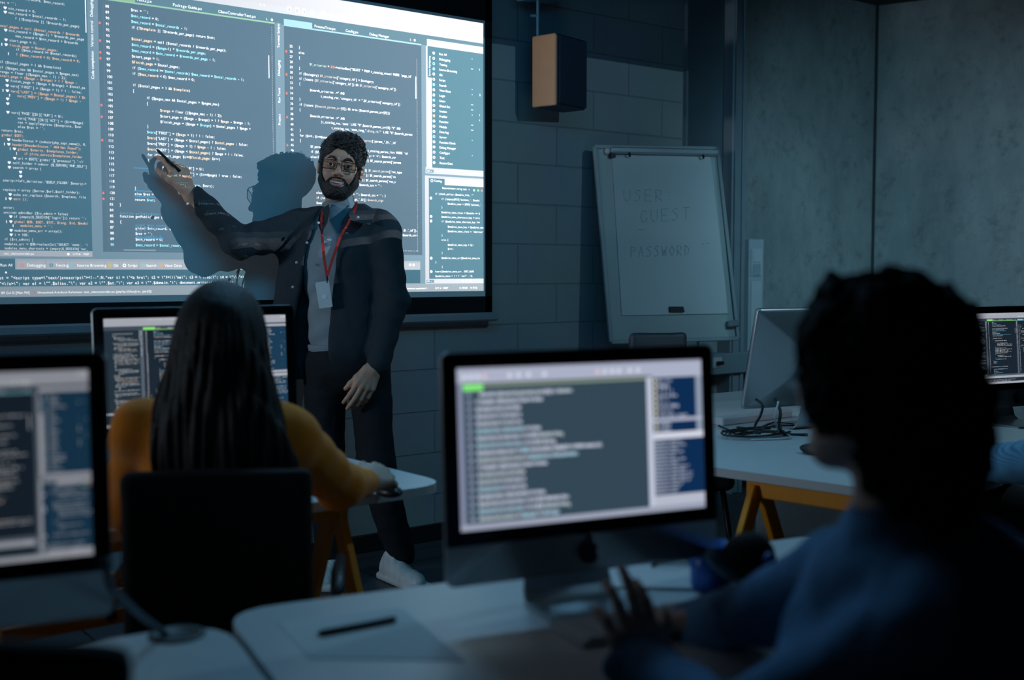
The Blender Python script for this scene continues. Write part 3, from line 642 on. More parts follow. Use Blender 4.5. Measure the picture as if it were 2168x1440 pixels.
def concrete_mat():
    m = bpy.data.materials.new('raw_concrete'); m.use_nodes = True; t = m.node_tree; N = t.nodes; L = t.links; b = N['Principled BSDF']; b.inputs['Roughness'].default_value = 0.8
    g = N.new('ShaderNodeNewGeometry'); mp = N.new('ShaderNodeMapping'); mp.inputs['Scale'].default_value = (1, 1, 0.45); L.new(g.outputs['Position'], mp.inputs[0])
    n1 = N.new('ShaderNodeTexNoise'); nset(n1, Scale=2.4, Detail=12.0, Roughness=0.7); L.new(mp.outputs[0], n1.inputs['Vector'])
    r1 = N.new('ShaderNodeValToRGB'); r1.color_ramp.elements[0].position = 0.30; r1.color_ramp.elements[0].color = (0.19, 0.215, 0.225, 1); r1.color_ramp.elements[1].position = 0.68; r1.color_ramp.elements[1].color = (0.40, 0.42, 0.41, 1); L.new(n1.outputs['Fac'], r1.inputs[0])
    vo = N.new('ShaderNodeTexNoise'); nset(vo, Scale=11.0, Detail=9.0, Roughness=0.72); L.new(g.outputs['Position'], vo.inputs['Vector'])
    r2 = N.new('ShaderNodeValToRGB'); r2.color_ramp.elements[0].position = 0.32; r2.color_ramp.elements[0].color = (0.35, 0.35, 0.35, 1); r2.color_ramp.elements[1].position = 0.47; r2.color_ramp.elements[1].color = (1, 1, 1, 1); L.new(vo.outputs['Fac'], r2.inputs[0])
    mx = N.new('ShaderNodeMix'); mx.data_type = 'RGBA'; mx.blend_type = 'MULTIPLY'; mx.inputs[0].default_value = 0.5; L.new(r1.outputs[0], mx.inputs[6]); L.new(r2.outputs[0], mx.inputs[7]); L.new(mx.outputs[2], b.inputs['Base Color'])
    bp = N.new('ShaderNodeBump'); nset(bp, Strength=0.35, Distance=0.006); L.new(n1.outputs['Fac'], bp.inputs['Height']); L.new(bp.outputs[0], b.inputs['Normal']); return m
def floor_mat():
    m = bpy.data.materials.new('dark_floor'); m.use_nodes = True; t = m.node_tree; N = t.nodes; L = t.links; b = N['Principled BSDF']; b.inputs['Roughness'].default_value = 0.45
    g = N.new('ShaderNodeNewGeometry'); br = N.new('ShaderNodeTexBrick'); br.offset = 0.0
    nset(br, **{'Scale': 1.0, 'Mortar Size': 0.006, 'Brick Width': 1.2, 'Row Height': 0.6, 'Color1': (0.055, 0.07, 0.085, 1), 'Color2': (0.05, 0.064, 0.08, 1), 'Mortar': (0.008, 0.01, 0.012, 1)}); L.new(g.outputs['Position'], br.inputs['Vector'])
    nz = N.new('ShaderNodeTexNoise'); nset(nz, Scale=120.0, Detail=4.0); L.new(g.outputs['Position'], nz.inputs['Vector'])
    mx = N.new('ShaderNodeMix'); mx.data_type = 'RGBA'; mx.blend_type = 'MULTIPLY'; mx.inputs[0].default_value = 0.4; L.new(br.outputs['Color'], mx.inputs[6]); L.new(nz.outputs['Color'], mx.inputs[7]); L.new(mx.outputs[2], b.inputs['Base Color']); return m

# ------------------------------------------------------------------ the room
W = 4.488
def struct(name, g, m, parent=None):
    o = mk(name, g.geo(), m, parent)
    if parent is None: o['kind'] = 'structure'
    return o
CONC = concrete_mat(); DARKW = mat('dark_painted_wall', (0.05, 0.065, 0.075), 0.8)
ex, ey = 6.40, W
bx_, by_ = ex+0.362*7.6, ey-0.932*7.6
struct('wall_back', G().box((-3.1, W, 0), (4.62, W+0.2, 3.0)), block_mat())
struct('wall_corner', G().box((4.62, W, 0), (ex+0.2, W+0.2, 3.0)), CONC)
g = G(); n_ = np.array([0.932, 0.362, 0]); a_ = np.array([ex, ey, 0]); b_ = np.array([bx_, by_, 0]); q = [a_, b_, b_+n_*0.2, a_+n_*0.2]
struct('wall_right', g.prism([(p[0], p[1]) for p in q], 0, 3.0), CONC)
struct('trim_joint', G().box((6.388, W-0.012, 0), (6.41, W, 3.0)), mat('joint_seal', (0.06, 0.07, 0.075), 0.8))
struct('floor', G().box((-3.2, -2.7, -0.1), (9.5, W+0.2, 0)), floor_mat())
struct('ceiling', G().box((-3.2, -2.7, 3.0), (9.5, W+0.2, 3.1)), mat('dark_ceiling', (0.03, 0.036, 0.04), 0.9))
struct('wall_left', G().box((-3.2, -2.7, 0), (-3.1, W, 3.0)), DARKW)
struct('wall_rear', G().box((-3.2, -2.8, 0), (9.5, -2.7, 3.0)), DARKW)
struct('baseboard_back', G().box((-3.1, W-0.018, 0), (6.4, W, 0.082), bev=0.004), mat('dark_skirting', (0.01, 0.012, 0.014), 0.5))
# metal post beside the blockwork, with its two front lips
g = G().box((4.925, W-0.10, 0), (5.035, W, 3.0), bev=0.004).box((4.935, W-0.112, 0), (4.945, W-0.10, 3.0)).box((5.0, W-0.112, 0), (5.028, W-0.10, 3.0), bev=0.003)
struct('trim_post', g, mat('grey_painted_metal', (0.34, 0.40, 0.44), 0.45, 0.2))
struct('trim_casing', G().box((4.625, W-0.03, 0.95), (4.92, W, 3.0), bev=0.003), mat('blue_grey_panel', (0.16, 0.21, 0.25), 0.6))

# ------------------------------------------------------------------ projection screen
ps = empty('projection_screen'); tag(ps, 'wide projection screen with black border filled by projected program code', 'projection screen')
mk('screen_fabric', G().box((0.4, SCR_Y, 1.155), (3.222, SCR_Y+0.003, 2.68)).geo(), SCR, ps)
g = G().box((0.3, SCR_Y+0.004, 1.085), (3.262, SCR_Y+0.009, 2.99))
g.box((3.222, SCR_Y-0.002, 1.085), (3.262, SCR_Y+0.004, 2.99)).box((0.3, SCR_Y-0.002, 1.085), (3.262, SCR_Y+0.004, 1.165)).box((0.3, SCR_Y-0.002, 2.475), (3.262, SCR_Y+0.004, 2.99))
mk('black_border', g.geo(), mat('black_masking', (0.006, 0.0065, 0.008), 0.95), ps, label='black masking border')
mk('bottom_bar', G().box((0.26, SCR_Y-0.018, 1.045), (3.292, SCR_Y+0.022, 1.087), bev=0.008).geo(), mat('bar_aluminium', (0.34, 0.40, 0.45), 0.4, 0.3), ps, label='grey aluminium weight bar')
recenter(ps, (1.8, SCR_Y, 1.045))

# projector on the ceiling
pj = empty('ceiling_projector'); tag(pj, 'white projector hanging from the ceiling and throwing the code picture', 'projector')
mk('body', G().box((-0.17, -0.32, -0.06), (0.17, -0.03, 0.06), bev=0.015).geo(), WEDGE, pj)
mk('lens', G().lathe([(0.035, -0.045), (0.04, -0.03), (0.04, 0.0)], (0, -0.03, 0), R=rotx(math.pi/2)).geo(), BLK, pj)
mk('mount', G().box((-0.02, -0.2, 0.06), (0.02, -0.16, 0.25)).box((-0.08, -0.26, 0.235), (0.08, -0.1, 0.25)).geo(), STEEL, pj)
for o in subtree(pj)[1:]: o.data.transform(Matrix.Translation((PROJ[0], PROJ[1]-0.02, PROJ[2])))
recenter(pj, (PROJ[0], PROJ[1]-0.2, 3.0))

# ------------------------------------------------------------------ wall loudspeaker on a rod under a rail
SD = 5.42
pa, pb, pc = D(1131, 150, SD), D(1178, 150, SD), D(1250, 165, SD)
zt, zb = D(1176, 70, SD)[2], D(1176, 221, SD)[2]
s0 = D(1179, 150, SD)
sp_ = empty('wall_speaker'); tag(sp_, 'box loudspeaker with pale wooden side and dark front hanging above the flip chart', 'loudspeaker')
dside = pa-s0; dside[2] = 0; ls = 0.115; dside = -np.array([0.93, 0.36, 0])        # wooden side runs left from the shared edge
dfront = np.array([0.971, 0.237, 0]); lf = 0.245; dp = 0.148
ang = math.atan2(dfront[1], dfront[0]); dback = np.array([-dfront[1], dfront[0], 0])
Rsp = np.array([dfront, dback, [0, 0, 1]]).T
base = np.array([s0[0], s0[1], 0])
WOOD = mat('pale_oak', (0.98, 0.44, 0.22), 0.5, var=0.08, scale=14)
mk('cabinet', G().box((0.012, 0.004, zb), (lf, dp, zt), R=Rsp, o=base, bev=0.006).geo(), mat('dark_cabinet', (0.015, 0.04, 0.075), 0.6), sp_)
mk('side_panel', G().box((-0.004, 0.006, zb), (0.012, dp, zt), R=Rsp, o=base, bev=0.004).geo(), WOOD, sp_, label='pale wooden side panel')
mk('grille', G().box((0.016, -0.008, zb+0.008), (lf-0.006, 0.004, zt-0.008), R=Rsp, o=base, bev=0.003).geo(), mat('dark_blue_grille', (0.010, 0.030, 0.060), 0.85, bump=0.4, bscale=500), sp_, label='dark fabric grille')
rt = D(1131, 12, SD)[2]; rc = base+Rsp@np.array([0.02, 0.13, 0])
g = G().tube([(rc[0], rc[1], zt-0.01), (rc[0], rc[1], rt+0.05)], 0.008); g.tube([(rc[0], rc[1], rt-0.03), (rc[0]-0.03, rc[1]+0.02, rt-0.03)], 0.007)
mk('hanging_rod', g.geo(), mat('blue_grey_rod', (0.2, 0.42, 0.55), 0.5, 0.2), sp_)
recenter(sp_, (rc[0], rc[1], rt))
rl = np.array([rc[0], rc[1], 0]); g = G().beam(rl+Rsp@np.array([-0.10, 0, 0])+[0, 0, rt+0.075], rl+Rsp@np.array([0.16, 0, 0])+[0, 0, rt+0.11], 0.14, 0.09, bev=0.01)
o = mk('ceiling_rail', g.geo(), mat('blue_grey_tray', (0.12, 0.3, 0.42), 0.6)); tag(o, 'blue grey hanging ceiling rail cut by the top edge above the loudspeaker', 'rail')
g = G().tube([tuple(rl+Rsp@np.array([0.05, 0, 0])+[0, 0, rt+0.1]), tuple(rl+Rsp@np.array([0.05, 0, 0])+[0, 0, 3.0])], 0.012); mk('hanger', g.geo(), STEEL, o)

# ------------------------------------------------------------------ flip chart
FC = empty('flip_chart'); tag(FC, 'white flip chart easel with hand lettered paper pad leaning by the post', 'flip chart')
FD = 5.85
def fplane(x, y):                               # board plane: upright, leaning back a little
    p0 = D(1400, 720, FD); nrm = np.array([-0.28, -0.95, 0.16]); nrm = nrm/np.linalg.norm(nrm); r = ray(x, y); return CP+r*((p0-CP)@nrm)/(r@nrm), nrm
def fquad(name, pts, thick, m, off=0.0, label=None, bev=0):
    P = [fplane(*p)[0] for p in pts]; n = fplane(0, 0)[1]; V = [p+n*(off+thick) for p in P]+[p+n*off for p in P]; k = len(P)
    return mk(name, (V, [tuple(range(k)), tuple(range(k, 2*k))[::-1]]+[(i, k+i, k+(i+1) % k, (i+1) % k) for i in range(k)]), m, FC, label=label)
FRM = mat('board_frame', (0.36, 0.42, 0.44), 0.5, 0.2); BRD = mat('board_face', (0.44, 0.50, 0.50), 0.4, var=0.08, scale=5)
fquad('board', [(1262, 317), (1512, 318), (1553, 713), (1296, 722)], 0.014, BRD)
n = fplane(0, 0)[1]; g = G(); cs = [(1257, 312), (1516, 316), (1560, 717), (1292, 725)]
Pc = [fplane(*c_)[0]+n*0.01 for c_ in cs]
for i in range(4): g.beam(Pc[i], Pc[(i+1) % 4], 0.022, 0.018, up=n, bev=0.003)
mk('frame', g.geo(), FRM, FC)
fquad('paper_pad', [(1292, 330), (1500, 334), (1538, 665), (1313, 669)], 0.006, PAPER, 0.015)
a, b = fplane(1286, 322)[0]+n*0.03, fplane(1514, 327)[0]+n*0.03
mk('clamp_bar', G().beam(a, b, 0.034, 0.04, up=n, bev=0.008).geo(), mat('clamp_metal', (0.40, 0.46, 0.50), 0.4, 0.3), FC)
k1 = fplane(1281, 323)[0]+n*0.03; mk('clamp_knob', G().sphere(k1, (0.016, 0.016, 0.018)).geo(), WEDGE, FC, smooth=True, label='pale round knob')
g = fplane(1290, 334)[0]; mk('clamp_hinge', G().beam(fplane(1286, 333)[0]+n*0.028, fplane(1296, 333)[0]+n*0.028, 0.02, 0.03, up=n).geo(), BLK, FC)
for q in ((1323, 332), (1478, 336)): mk('pad_hook', G().tube([fplane(q[0], q[1]-2)[0]+n*0.05, fplane(q[0], q[1])[0]+n*0.055, fplane(q[0]+3, q[1]+3)[0]+n*0.04], 0.006).geo(), BLK, FC)
INK = mat('faint_marker_ink', (0.47, 0.52, 0.56), 0.9)
def strokes(name, txt, x0, y0, x1, y1, size):   # hand-written capitals as thin felt-pen strokes on the pad
    S = {'U': [[(0, 0), (0, .7), (.3, 1), (.6, .8), (.6, 0)]], 'S': [[(.6, .1), (.3, 0), (.05, .2), (.5, .55), (.5, .85), (.2, 1), (0, .9)]], 'E': [[(.6, 0), (0, 0), (0, 1), (.6, 1)], [(0, .5), (.5, .5)]],
         'R': [[(0, 1), (0, 0), (.5, .1), (.5, .4), (0, .5), (.6, 1)]], ':': [[(.2, .2), (.25, .25)], [(.2, .8), (.25, .85)]], 'G': [[(.6, .1), (.2, 0), (0, .5), (.2, 1), (.6, .9), (.6, .6), (.4, .6)]],
         'T': [[(0, 0), (.7, 0)], [(.35, 0), (.35, 1)]], 'P': [[(0, 1), (0, 0), (.5, .1), (.5, .4), (0, .5)]], 'A': [[(0, 1), (.3, 0), (.6, 1)], [(.1, .6), (.5, .6)]], 'W': [[(0, 0), (.15, 1), (.3, .4), (.45, 1), (.6, 0)]],
         'O': [[(.3, 0), (0, .5), (.3, 1), (.6, .5), (.3, 0)]], 'D': [[(0, 0), (0, 1), (.5, .7), (.5, .3), (0, 0)]], '-': [[(0, .5), (.6, .5)]], ' ': []}
    for i, ch in enumerate(txt):
        g = G()
        for st in S[ch]:
            pts = []
            for (u, v) in st:
                tt = (i+u)/len(txt); x = x0+(x1-x0)*tt; y = y0+(y1-y0)*tt+v*size; pts.append(fplane(x, y)[0]+n*0.0225)
            g.tube(pts, 0.0016, n=5)
        if S[ch]: mk('letter', g.geo(), INK, FC)
strokes('handwriting', 'USER:', 1316, 404, 1430, 404, 24); strokes('handwriting', 'GUEST', 1352, 448, 1462, 440, 26); strokes('handwriting', '-', 1348, 478, 1366, 478, 20); strokes('handwriting', 'PASSWORD', 1332, 524, 1462, 520, 22); strokes('handwriting', '--', 1480, 508, 1502, 506, 20)
fquad('board_magnet', [(1411, 651), (1440, 651), (1443, 662), (1412, 662)], 0.012, BLK, 0.022)
g = G().beam(fplane(1533, 688)[0]+n*0.03, fplane(1556, 686)[0]+n*0.03, 0.035, 0.03, up=n, bev=0.006); mk('pen_holder', g.geo(), mat('grey_holder', (0.25, 0.3, 0.32), 0.5), FC)
g = G()
for (x, y) in ((1340, 720), (1480, 716)):
    p = fplane(x, y)[0]; g.tube([p, (p[0]-0.02, p[1]-0.12, 0.0)], 0.013)
p = fplane(1395, 500)[0]; g.tube([p-n*0.02, (p[0]+0.06, p[1]+0.22, 0.0)], 0.013); mk('easel_leg', g.geo(), STEEL, FC)
recenter(FC, (*fplane(1425, 720)[0][:2], 0))

# ------------------------------------------------------------------ socket column and cable duct by the post
sc_ = empty('socket_column'); tag(sc_, 'white wall column with light switches beside the grey post', 'switch panel')
x0, x1 = atY(1581, 600, W-0.05)[0], atY(1612, 600, W-0.05)[0]; z1 = atY(1595, 506, W-0.05)[2]
mk('housing', G().box((x0+0.02, W-0.05, 0.06), (x1+0.02, W-0.001, z1), bev=0.005).geo(), mat('white_duct', (0.50, 0.58, 0.62), 0.45), sc_)
zs = [atY(1595, y, W-0.05)[2] for y in (527, 557, 585, 589)]
mk('switch_plate', G().box((x0+0.03, W-0.058, zs[2]), (x1-0.005, W-0.05, zs[0]), bev=0.003).geo(), WEDGE, sc_)
mk('switch_rocker', G().box((x0+0.04, W-0.064, zs[1]+0.004), (x1-0.02, W-0.058, zs[0]-0.006), bev=0.003).geo(), WEDGE, sc_)
mk('socket_outlet', G().box((x0+0.04, W-0.062, zs[2]+0.006), (x1-0.02, W-0.058, zs[1]-0.004), bev=0.002).geo(), mat('socket_grey', (0.4, 0.46, 0.5), 0.5), sc_)
mk('duct_cover', G().box((x0+0.035, W-0.056, 0.1), (x1-0.005, W-0.05, zs[3]-0.02), bev=0.003).geo(), WEDGE, sc_)
recenter(sc_, (x0, W, 0.06))
cdz = [atY(1545, y, W-0.13)[2] for y in (748, 792)]
o = empty('cable_duct'); tag(o, 'horizontal grey cable duct with a small socket along the wall behind the desks', 'cable duct')
mk('duct', G().box((4.2, W-0.13, cdz[1]), (6.3, W-0.02, cdz[0]), bev=0.006).geo(), mat('duct_grey', (0.26, 0.32, 0.36), 0.55), o)
px_ = atY(1520, 768, W-0.14)
mk('socket', G().box((px_[0]-0.04, W-0.137, px_[2]-0.03), (px_[0]+0.04, W-0.13, px_[2]+0.03), bev=0.006).geo(), WEDGE, o); mk('plug', G().box((px_[0]-0.015, W-0.16, px_[2]-0.012), (px_[0]+0.035, W-0.137, px_[2]+0.008), bev=0.005).geo(), BLK, o)
recenter(o, (4.2, W-0.02, cdz[1]))

# ------------------------------------------------------------------ desks
def desk(name, label, poly, rails, group='white desks on yellow trestles', z=DZ, th=0.026):
    r = empty(name); tag(r, label, 'desk', group)
    mk('tabletop', G().prism(poly, z-th, z).geo(), WHITE, r)
    for (a, b, feet) in rails:
        tr = mk('trestle', G().beam((*a, z-th-0.030), (*b, z-th-0.030), 0.05, 0.058, bev=0.004).geo(), YEL, r, label='yellow metal trestle')
        a = np.array(a, float); b = np.array(b, float); d = (b-a)/np.linalg.norm(b-a); s = np.array([-d[1], d[0]])
        for e in (a+d*0.03, b-d*0.03):
            for sg in (-1, 1): mk('leg', G().beam((*(e+s*sg*0.015), z-th-0.03), (*(e+s*sg*feet), 0.0), 0.055, 0.022, up=(d[0], d[1], 0), bev=0.003).geo(), YEL, tr)
        lo = 0.42; f_ = 0.015+(feet-0.015)*(1-lo/(z-th-0.03))
        for sg in (-1, 1): mk('brace', G().beam((*(a+d*0.03+s*sg*f_), lo), (*(b-d*0.03+s*sg*f_), lo), 0.02, 0.035).geo(), YEL, tr)
    xs = [p[0] for p in poly]; ys = [p[1] for p in poly]; recenter(r, (sum(xs)/len(xs), sum(ys)/len(ys), 0)); return r
def rpoly(pts, rad, n=6):                       # polygon with rounded corners
    P = []; k = len(pts)
    for i in range(k):
        p0, p, p1 = [np.array(pts[j % k], float) for j in (i-1, i, i+1)]; r = rad[i] if hasattr(rad, '__len__') else rad
        a = (p0-p)/np.linalg.norm(p0-p); b = (p1-p)/np.linalg.norm(p1-p)
        for t_ in np.linspace(0, 1, n): P.append(tuple(p+a*r*(1-t_)**2+b*r*t_**2))
    return P
desk('desk', 'white desk in front of the woman in mustard, rounded corner by the teacher', rpoly([(0.15, 2.545), (1.755, 2.575), (1.73, 3.28), (0.12, 3.25)], [0.06, 0.12, 0.06, 0.06]), [((0.55, 2.72), (1.50, 2.72), 0.30), ((0.55, 3.1), (1.42, 3.1), 0.22)])
u = np.array([0.979, -0.203]); v = np.array([0.203, 0.979]); c0 = np.array([0.772, 1.832])
desk('desk', 'white foreground desk carrying the large middle monitor', rpoly([c0-v*0.85, c0+u*1.42-v*0.85, c0+u*1.42, c0], [0.05, 0.05, 0.05, 0.10]), [(c0-v*0.7+u*0.3, c0-v*0.15+u*0.3, 0.2), (c0-v*0.7+u*1.2, c0-v*0.15+u*1.2, 0.2)])
c1 = np.array([0.762, 1.785]); u1 = np.array([0.995, -0.06]); v1 = np.array([0.20, 0.98])
desk('desk', 'white foreground desk at the left with the round cable grommet', rpoly([c1-v1*0.9-u1*1.25, c1-v1*0.88-u1*0.012, c1-u1*0.012, c1-u1*1.25+v1*0.04], [0.05, 0.05, 0.12, 0.05]), [(c1-v1*0.7-u1*0.3, c1-v1*0.15-u1*0.3, 0.2), (c1-v1*0.7-u1*1.0, c1-v1*0.15-u1*1.0, 0.2)])
q0 = np.array([2.42, 2.89]); vd = np.array([0.172, -0.985]); ud = np.array([0.985, 0.172])
desk('desk', 'white desk on yellow trestle behind the man with curly hair', rpoly([q0+vd*1.28, q0+vd*1.28+ud*1.5, (q0+ud*1.45), q0], 0.05), [(q0+vd*0.67+ud*0.08, q0+vd*1.26+ud*0.08, 0.36), (q0+vd*0.48+ud*1.3, q0+vd*1.2+ud*1.3, 0.17)])
desk('desk', 'white desk below the flip chart, its edge behind the loose cables', rpoly([(2.62, 3.02), (5.1, 2.99), (5.1, 3.62), (2.62, 3.62)], 0.04), [((2.9, 3.1), (2.9, 3.5), 0.15), ((4.8, 3.1), (4.8, 3.5), 0.15)], z=0.715)
desk('desk', 'pale rounded desk corner at the right frame edge below the striped sleeve', rpoly([(2.40, 0.55), (3.2, 0.55), (3.2, 1.62), (2.44, 1.30)], [0.05, 0.05, 0.05, 0.10]), [((2.75, 0.7), (2.75, 1.2), 0.15)])
pd = empty('drawer_pedestal'); tag(pd, 'pale steel drawer pedestal under the right desk trestle', 'drawer unit')
pp = D(1850, 1130, 3.7)
mk('body', G().box((pp[0], pp[1], 0.03), (pp[0]+0.42, pp[1]+0.5, 0.6), bev=0.006).geo(), mat('pale_steel', (0.20, 0.28, 0.32), 0.5), pd)
for i in range(3): dr = mk('drawer', G().box((pp[0]+0.012, pp[1]-0.012, 0.05+i*0.183), (pp[0]+0.408, pp[1], 0.225+i*0.183), bev=0.004).geo(), WEDGE, pd); mk('handle', G().box((pp[0]+0.15, pp[1]-0.025, 0.18+i*0.183), (pp[0]+0.27, pp[1]-0.012, 0.192+i*0.183), bev=0.003).geo(), STEEL, dr)
for sx_ in (0.05, 0.37):
    for sy_ in (0.05, 0.45): mk('caster', G().sphere((pp[0]+sx_, pp[1]+sy_, 0.02), 0.02).geo(), BLK, pd)
recenter(pd, (pp[0]+0.2, pp[1]+0.25, 0))

# ------------------------------------------------------------------ all-in-one computers
def uvquad(name, x0, z0, x1, z1, y, m, parent, T):
    me = bpy.data.meshes.new(name); me.from_pydata([tuple(T(np.array(p))) for p in ((x0, y, z0), (x1, y, z0), (x1, y, z1), (x0, y, z1))], [], [(0, 1, 2, 3)])
    uv = me.uv_layers.new(name='UVMap')
    for i, c_ in enumerate(((0, 0), (1, 0), (1, 1), (0, 1))): uv.data[i].uv = c_
    me.materials.append(m); o = bpy.data.objects.new(name, me); COL.objects.link(o); o.parent = parent; return o
def computer(label, loc, rz, tilt, dm, on=True):
    r = empty('desktop_computer', loc, rz); tag(r, label, 'computer')
    w2, zb_, zt_ = 0.264, 0.066, 0.451; piv = np.array([0, 0.03, 0.24]); Rt = rotx(-tilt); T = lambda p: piv+Rt@(p-piv)
    # aluminium shell with a swelling back
    g = G(); P = rrect(-w2, zb_, w2, zt_, 0.014, 4); k = len(P); cz = (zb_+zt_)/2; rings = [(1, 0.0), (1, 0.004), (1, 0.008), (0.996, 0.012), (0.97, 0.0165), (0.93, 0.020), (0.8, 0.028), (0.65, 0.036), (0.5, 0.043), (0.33, 0.049), (0.15, 0.052)]
    V = [(x*s_, y, cz+(z-cz)*s_) for s_, y in rings for x, z in P]; F = [(i*k+j, i*k+(j+1) % k, (i+1)*k+(j+1) % k, (i+1)*k+j) for i in range(len(rings)-1) for j in range(k)]+[tuple(range(k)), tuple(range((len(rings)-1)*k, len(rings)*k))[::-1]]
    g.add(V, F).xf(T); mk('shell', g.geo(), ALU, r, smooth=True)
    g = G(); P = rrect(-w2+0.001, zb_+0.066, w2-0.001, zt_-0.001, 0.013, 4, rs=(0.002, 0.002, 0.013, 0.013)); k = len(P)
    g.add([(x, -0.0035, z) for x, z in P]+[(x, 0.0, z) for x, z in P], [tuple(range(k)), tuple(range(k, 2*k))[::-1]]+[(i, (i+1) % k, k+(i+1) % k, k+i) for i in range(k)]).xf(T); mk('bezel', g.geo(), GLASSB, r, label='black glass bezel')
    uvquad('display', -0.238, 0.157, 0.238, 0.425, -0.0042, dm, r, T)
    # the fruit-shaped mark on chin and back
    for y, sgn, zc, s_ in ((-0.0015, 1, 0.098, 0.019), (0.0515, -1, 0.30, 0.032)):
        g = G(); pts = []
        for i in range(28):
            a = 2*math.pi*i/28; x = math.cos(a); z = math.sin(a)*1.05; rr_ = 1.0-0.16*math.exp(-((a-math.pi/2)/0.35)**2)-0.10*math.exp(-((a-3*math.pi/2)/0.25)**2)
            q_ = np.array([x, z])*rr_; dbx = np.hypot(q_[0]-1.25, q_[1]-0.08)
            if dbx < 0.55: q_[0] = 1.25-math.sqrt(max(0, 0.55**2-(q_[1]-0.08)**2))
            pts.append((sgn*q_[0]*s_, zc+q_[1]*s_))
        k = len(pts); ya, yb_ = (y-0.0006, y+0.0022) if sgn > 0 else (y-0.010, y+0.0022)
        g.add([(x, ya, z) for x, z in pts]+[(x, yb_, z) for x, z in pts], [tuple(range(k)), tuple(range(k, 2*k))[::-1]]+[(i, (i+1) % k, k+(i+1) % k, k+i) for i in range(k)])
        lf_ = [(sgn*(0.05+0.32*a_+b_*0.12)*s_, zc+(1.12+0.42*a_-b_*0.12)*s_) for a_, b_ in ((0, 0), (0.5, 1.2), (1, 0), (0.5, -1.2))]
        g.add([(x, ya, z) for x, z in lf_]+[(x, yb_, z) for x, z in lf_], [(0, 1, 2, 3), (7, 6, 5, 4)]+[(i, (i+1) % 4, 4+(i+1) % 4, 4+i) for i in range(4)]).xf(T); mk('logo', g.geo(), BLK, r)
    mk('camera_dot', G().sphere(T(np.array([0, -0.004, 0.438])), 0.003, 8, 6).geo(), GLASSB, r)
    # bent aluminium stand
    prof = [(0.052, 0.27), (0.075, 0.20), (0.083, 0.13), (0.080, 0.07), (0.070, 0.02), (0.055, 0.006), (0.02, 0.003), (-0.045, 0.003), (-0.105, 0.003)]
    wd_ = [0.062, 0.065, 0.072, 0.080, 0.088, 0.092, 0.095, 0.095, 0.095]; V = []; n_c = 4; us = (-1, -0.42, 0.42, 1); F = []
    for (y, z), ww in zip(prof, wd_):
        for uu_ in us: V.append((uu_*ww, y, z))
    for i in range(len(prof)-1):
        for j in range(3):
            if j == 1 and i in (2,): continue     # cable hole in the neck
            a = i*4+j; F.append((a, a+1, a+5, a+4))
    st = mk('stand', (V, F), ALU, r); md = st.modifiers.new('thickness', 'SOLIDIFY'); md.thickness = 0.006; md.offset = 0
    for p_ in st.data.vertices: pass
    return r
def wall_rot(dirx): return math.atan2(dirx[1], dirx[0])
R12 = math.radians(-11.7)
fl = D(948, 985, 1.881); fr_ = D(1511, 965, 2.10); mid = (fl+fr_)/2
computer('large middle foreground computer showing one wide code panel', ((mid[0]+0.020)*0.968, (mid[1]+0.026)*0.968, DZ), wall_rot((fr_-fl)), math.radians(4), DISPF)
pr_ = D(220, 985, 1.70); dr_ = np.array([math.cos(R12), math.sin(R12), 0]); c_ = pr_-dr_*0.264
computer('foreground computer cut off by the left frame edge', (c_[0], c_[1], DZ), R12, math.radians(4), DISP).scale = (1.03, 1.03, 1.03)
c_ = D(430, 790, 3.12); cw_ = computer('computer on the desk behind the head of the woman in mustard', (c_[0], c_[1]+0.02, DZ), math.radians(-2), math.radians(3), DISPW); cw_.scale = (1.08, 1.08, 1.08)
c_ = D(2043, 725, 4.22)+np.array([math.cos(R12), math.sin(R12), 0])*0.264
computer('computer with code windows at the right frame edge beyond the curly hair', (c_[0], c_[1], DZ), R12, math.radians(5), DISPW)
c_ = D(1563, 860, 4.2); bk = np.array([math.cos(R12), math.sin(R12), 0]); c_ = c_+bk*0.264
computer('computer seen from behind with cables plugged in, left of the curly hair', (c_[0], c_[1]-0.04, 0.70), math.pi+R12, math.radians(13), DISPB)

# ------------------------------------------------------------------ people
def skin_mat(name, c, c2):
    m = mat(name, c, 0.5, var=0.1, scale=30, bump=0.08, bscale=400, col2=c2); b = m.node_tree.nodes['Principled BSDF']
    b.inputs['Subsurface Weight'].default_value = 0.15; b.inputs['Subsurface Radius'].default_value = (0.01, 0.004, 0.002); b.inputs['Subsurface Scale'].default_value = 0.5; return m
SKIN = skin_mat('warm_skin', (0.62, 0.36, 0.25), (0.52, 0.28, 0.19)); SKIN2 = skin_mat('light_skin', (0.55, 0.38, 0.30), (0.45, 0.30, 0.24))
HAIRM = mat('black_brown_hair', (0.012, 0.009, 0.008), 0.5, var=0.3, scale=60, bump=0.4, bscale=250)
def hairs_mat(name, col, stretch):
    m = bpy.data.materials.new(name); m.use_nodes = True; t = m.node_tree; N = t.nodes; L = t.links; b = N['Principled BSDF']; nset(b, **{'Base Color': (*col, 1), 'Specular IOR Level': 0.3, 'Roughness': 0.55})
    g = N.new('ShaderNodeNewGeometry'); mp = N.new('ShaderNodeMapping'); mp.inputs['Scale'].default_value = stretch; L.new(g.outputs['Position'], mp.inputs[0]); n = N.new('ShaderNodeTexNoise'); nset(n, Scale=1.0, Detail=4.0); L.new(mp.outputs[0], n.inputs['Vector'])
    bp = N.new('ShaderNodeBump'); nset(bp, Strength=0.5, Distance=0.01); L.new(n.outputs['Fac'], bp.inputs['Height']); L.new(bp.outputs[0], b.inputs['Normal']); return m
LONGHAIR = hairs_mat('long_black_hair', (0.010, 0.009, 0.010), (190, 190, 5))
def cloth(name, c, sc=160, rough=0.85, b=0.25, sheen=0.0): return mat(name, c, rough, var=0.12, scale=20, bump=b, bscale=sc, spec=0.25, sheen=sheen)

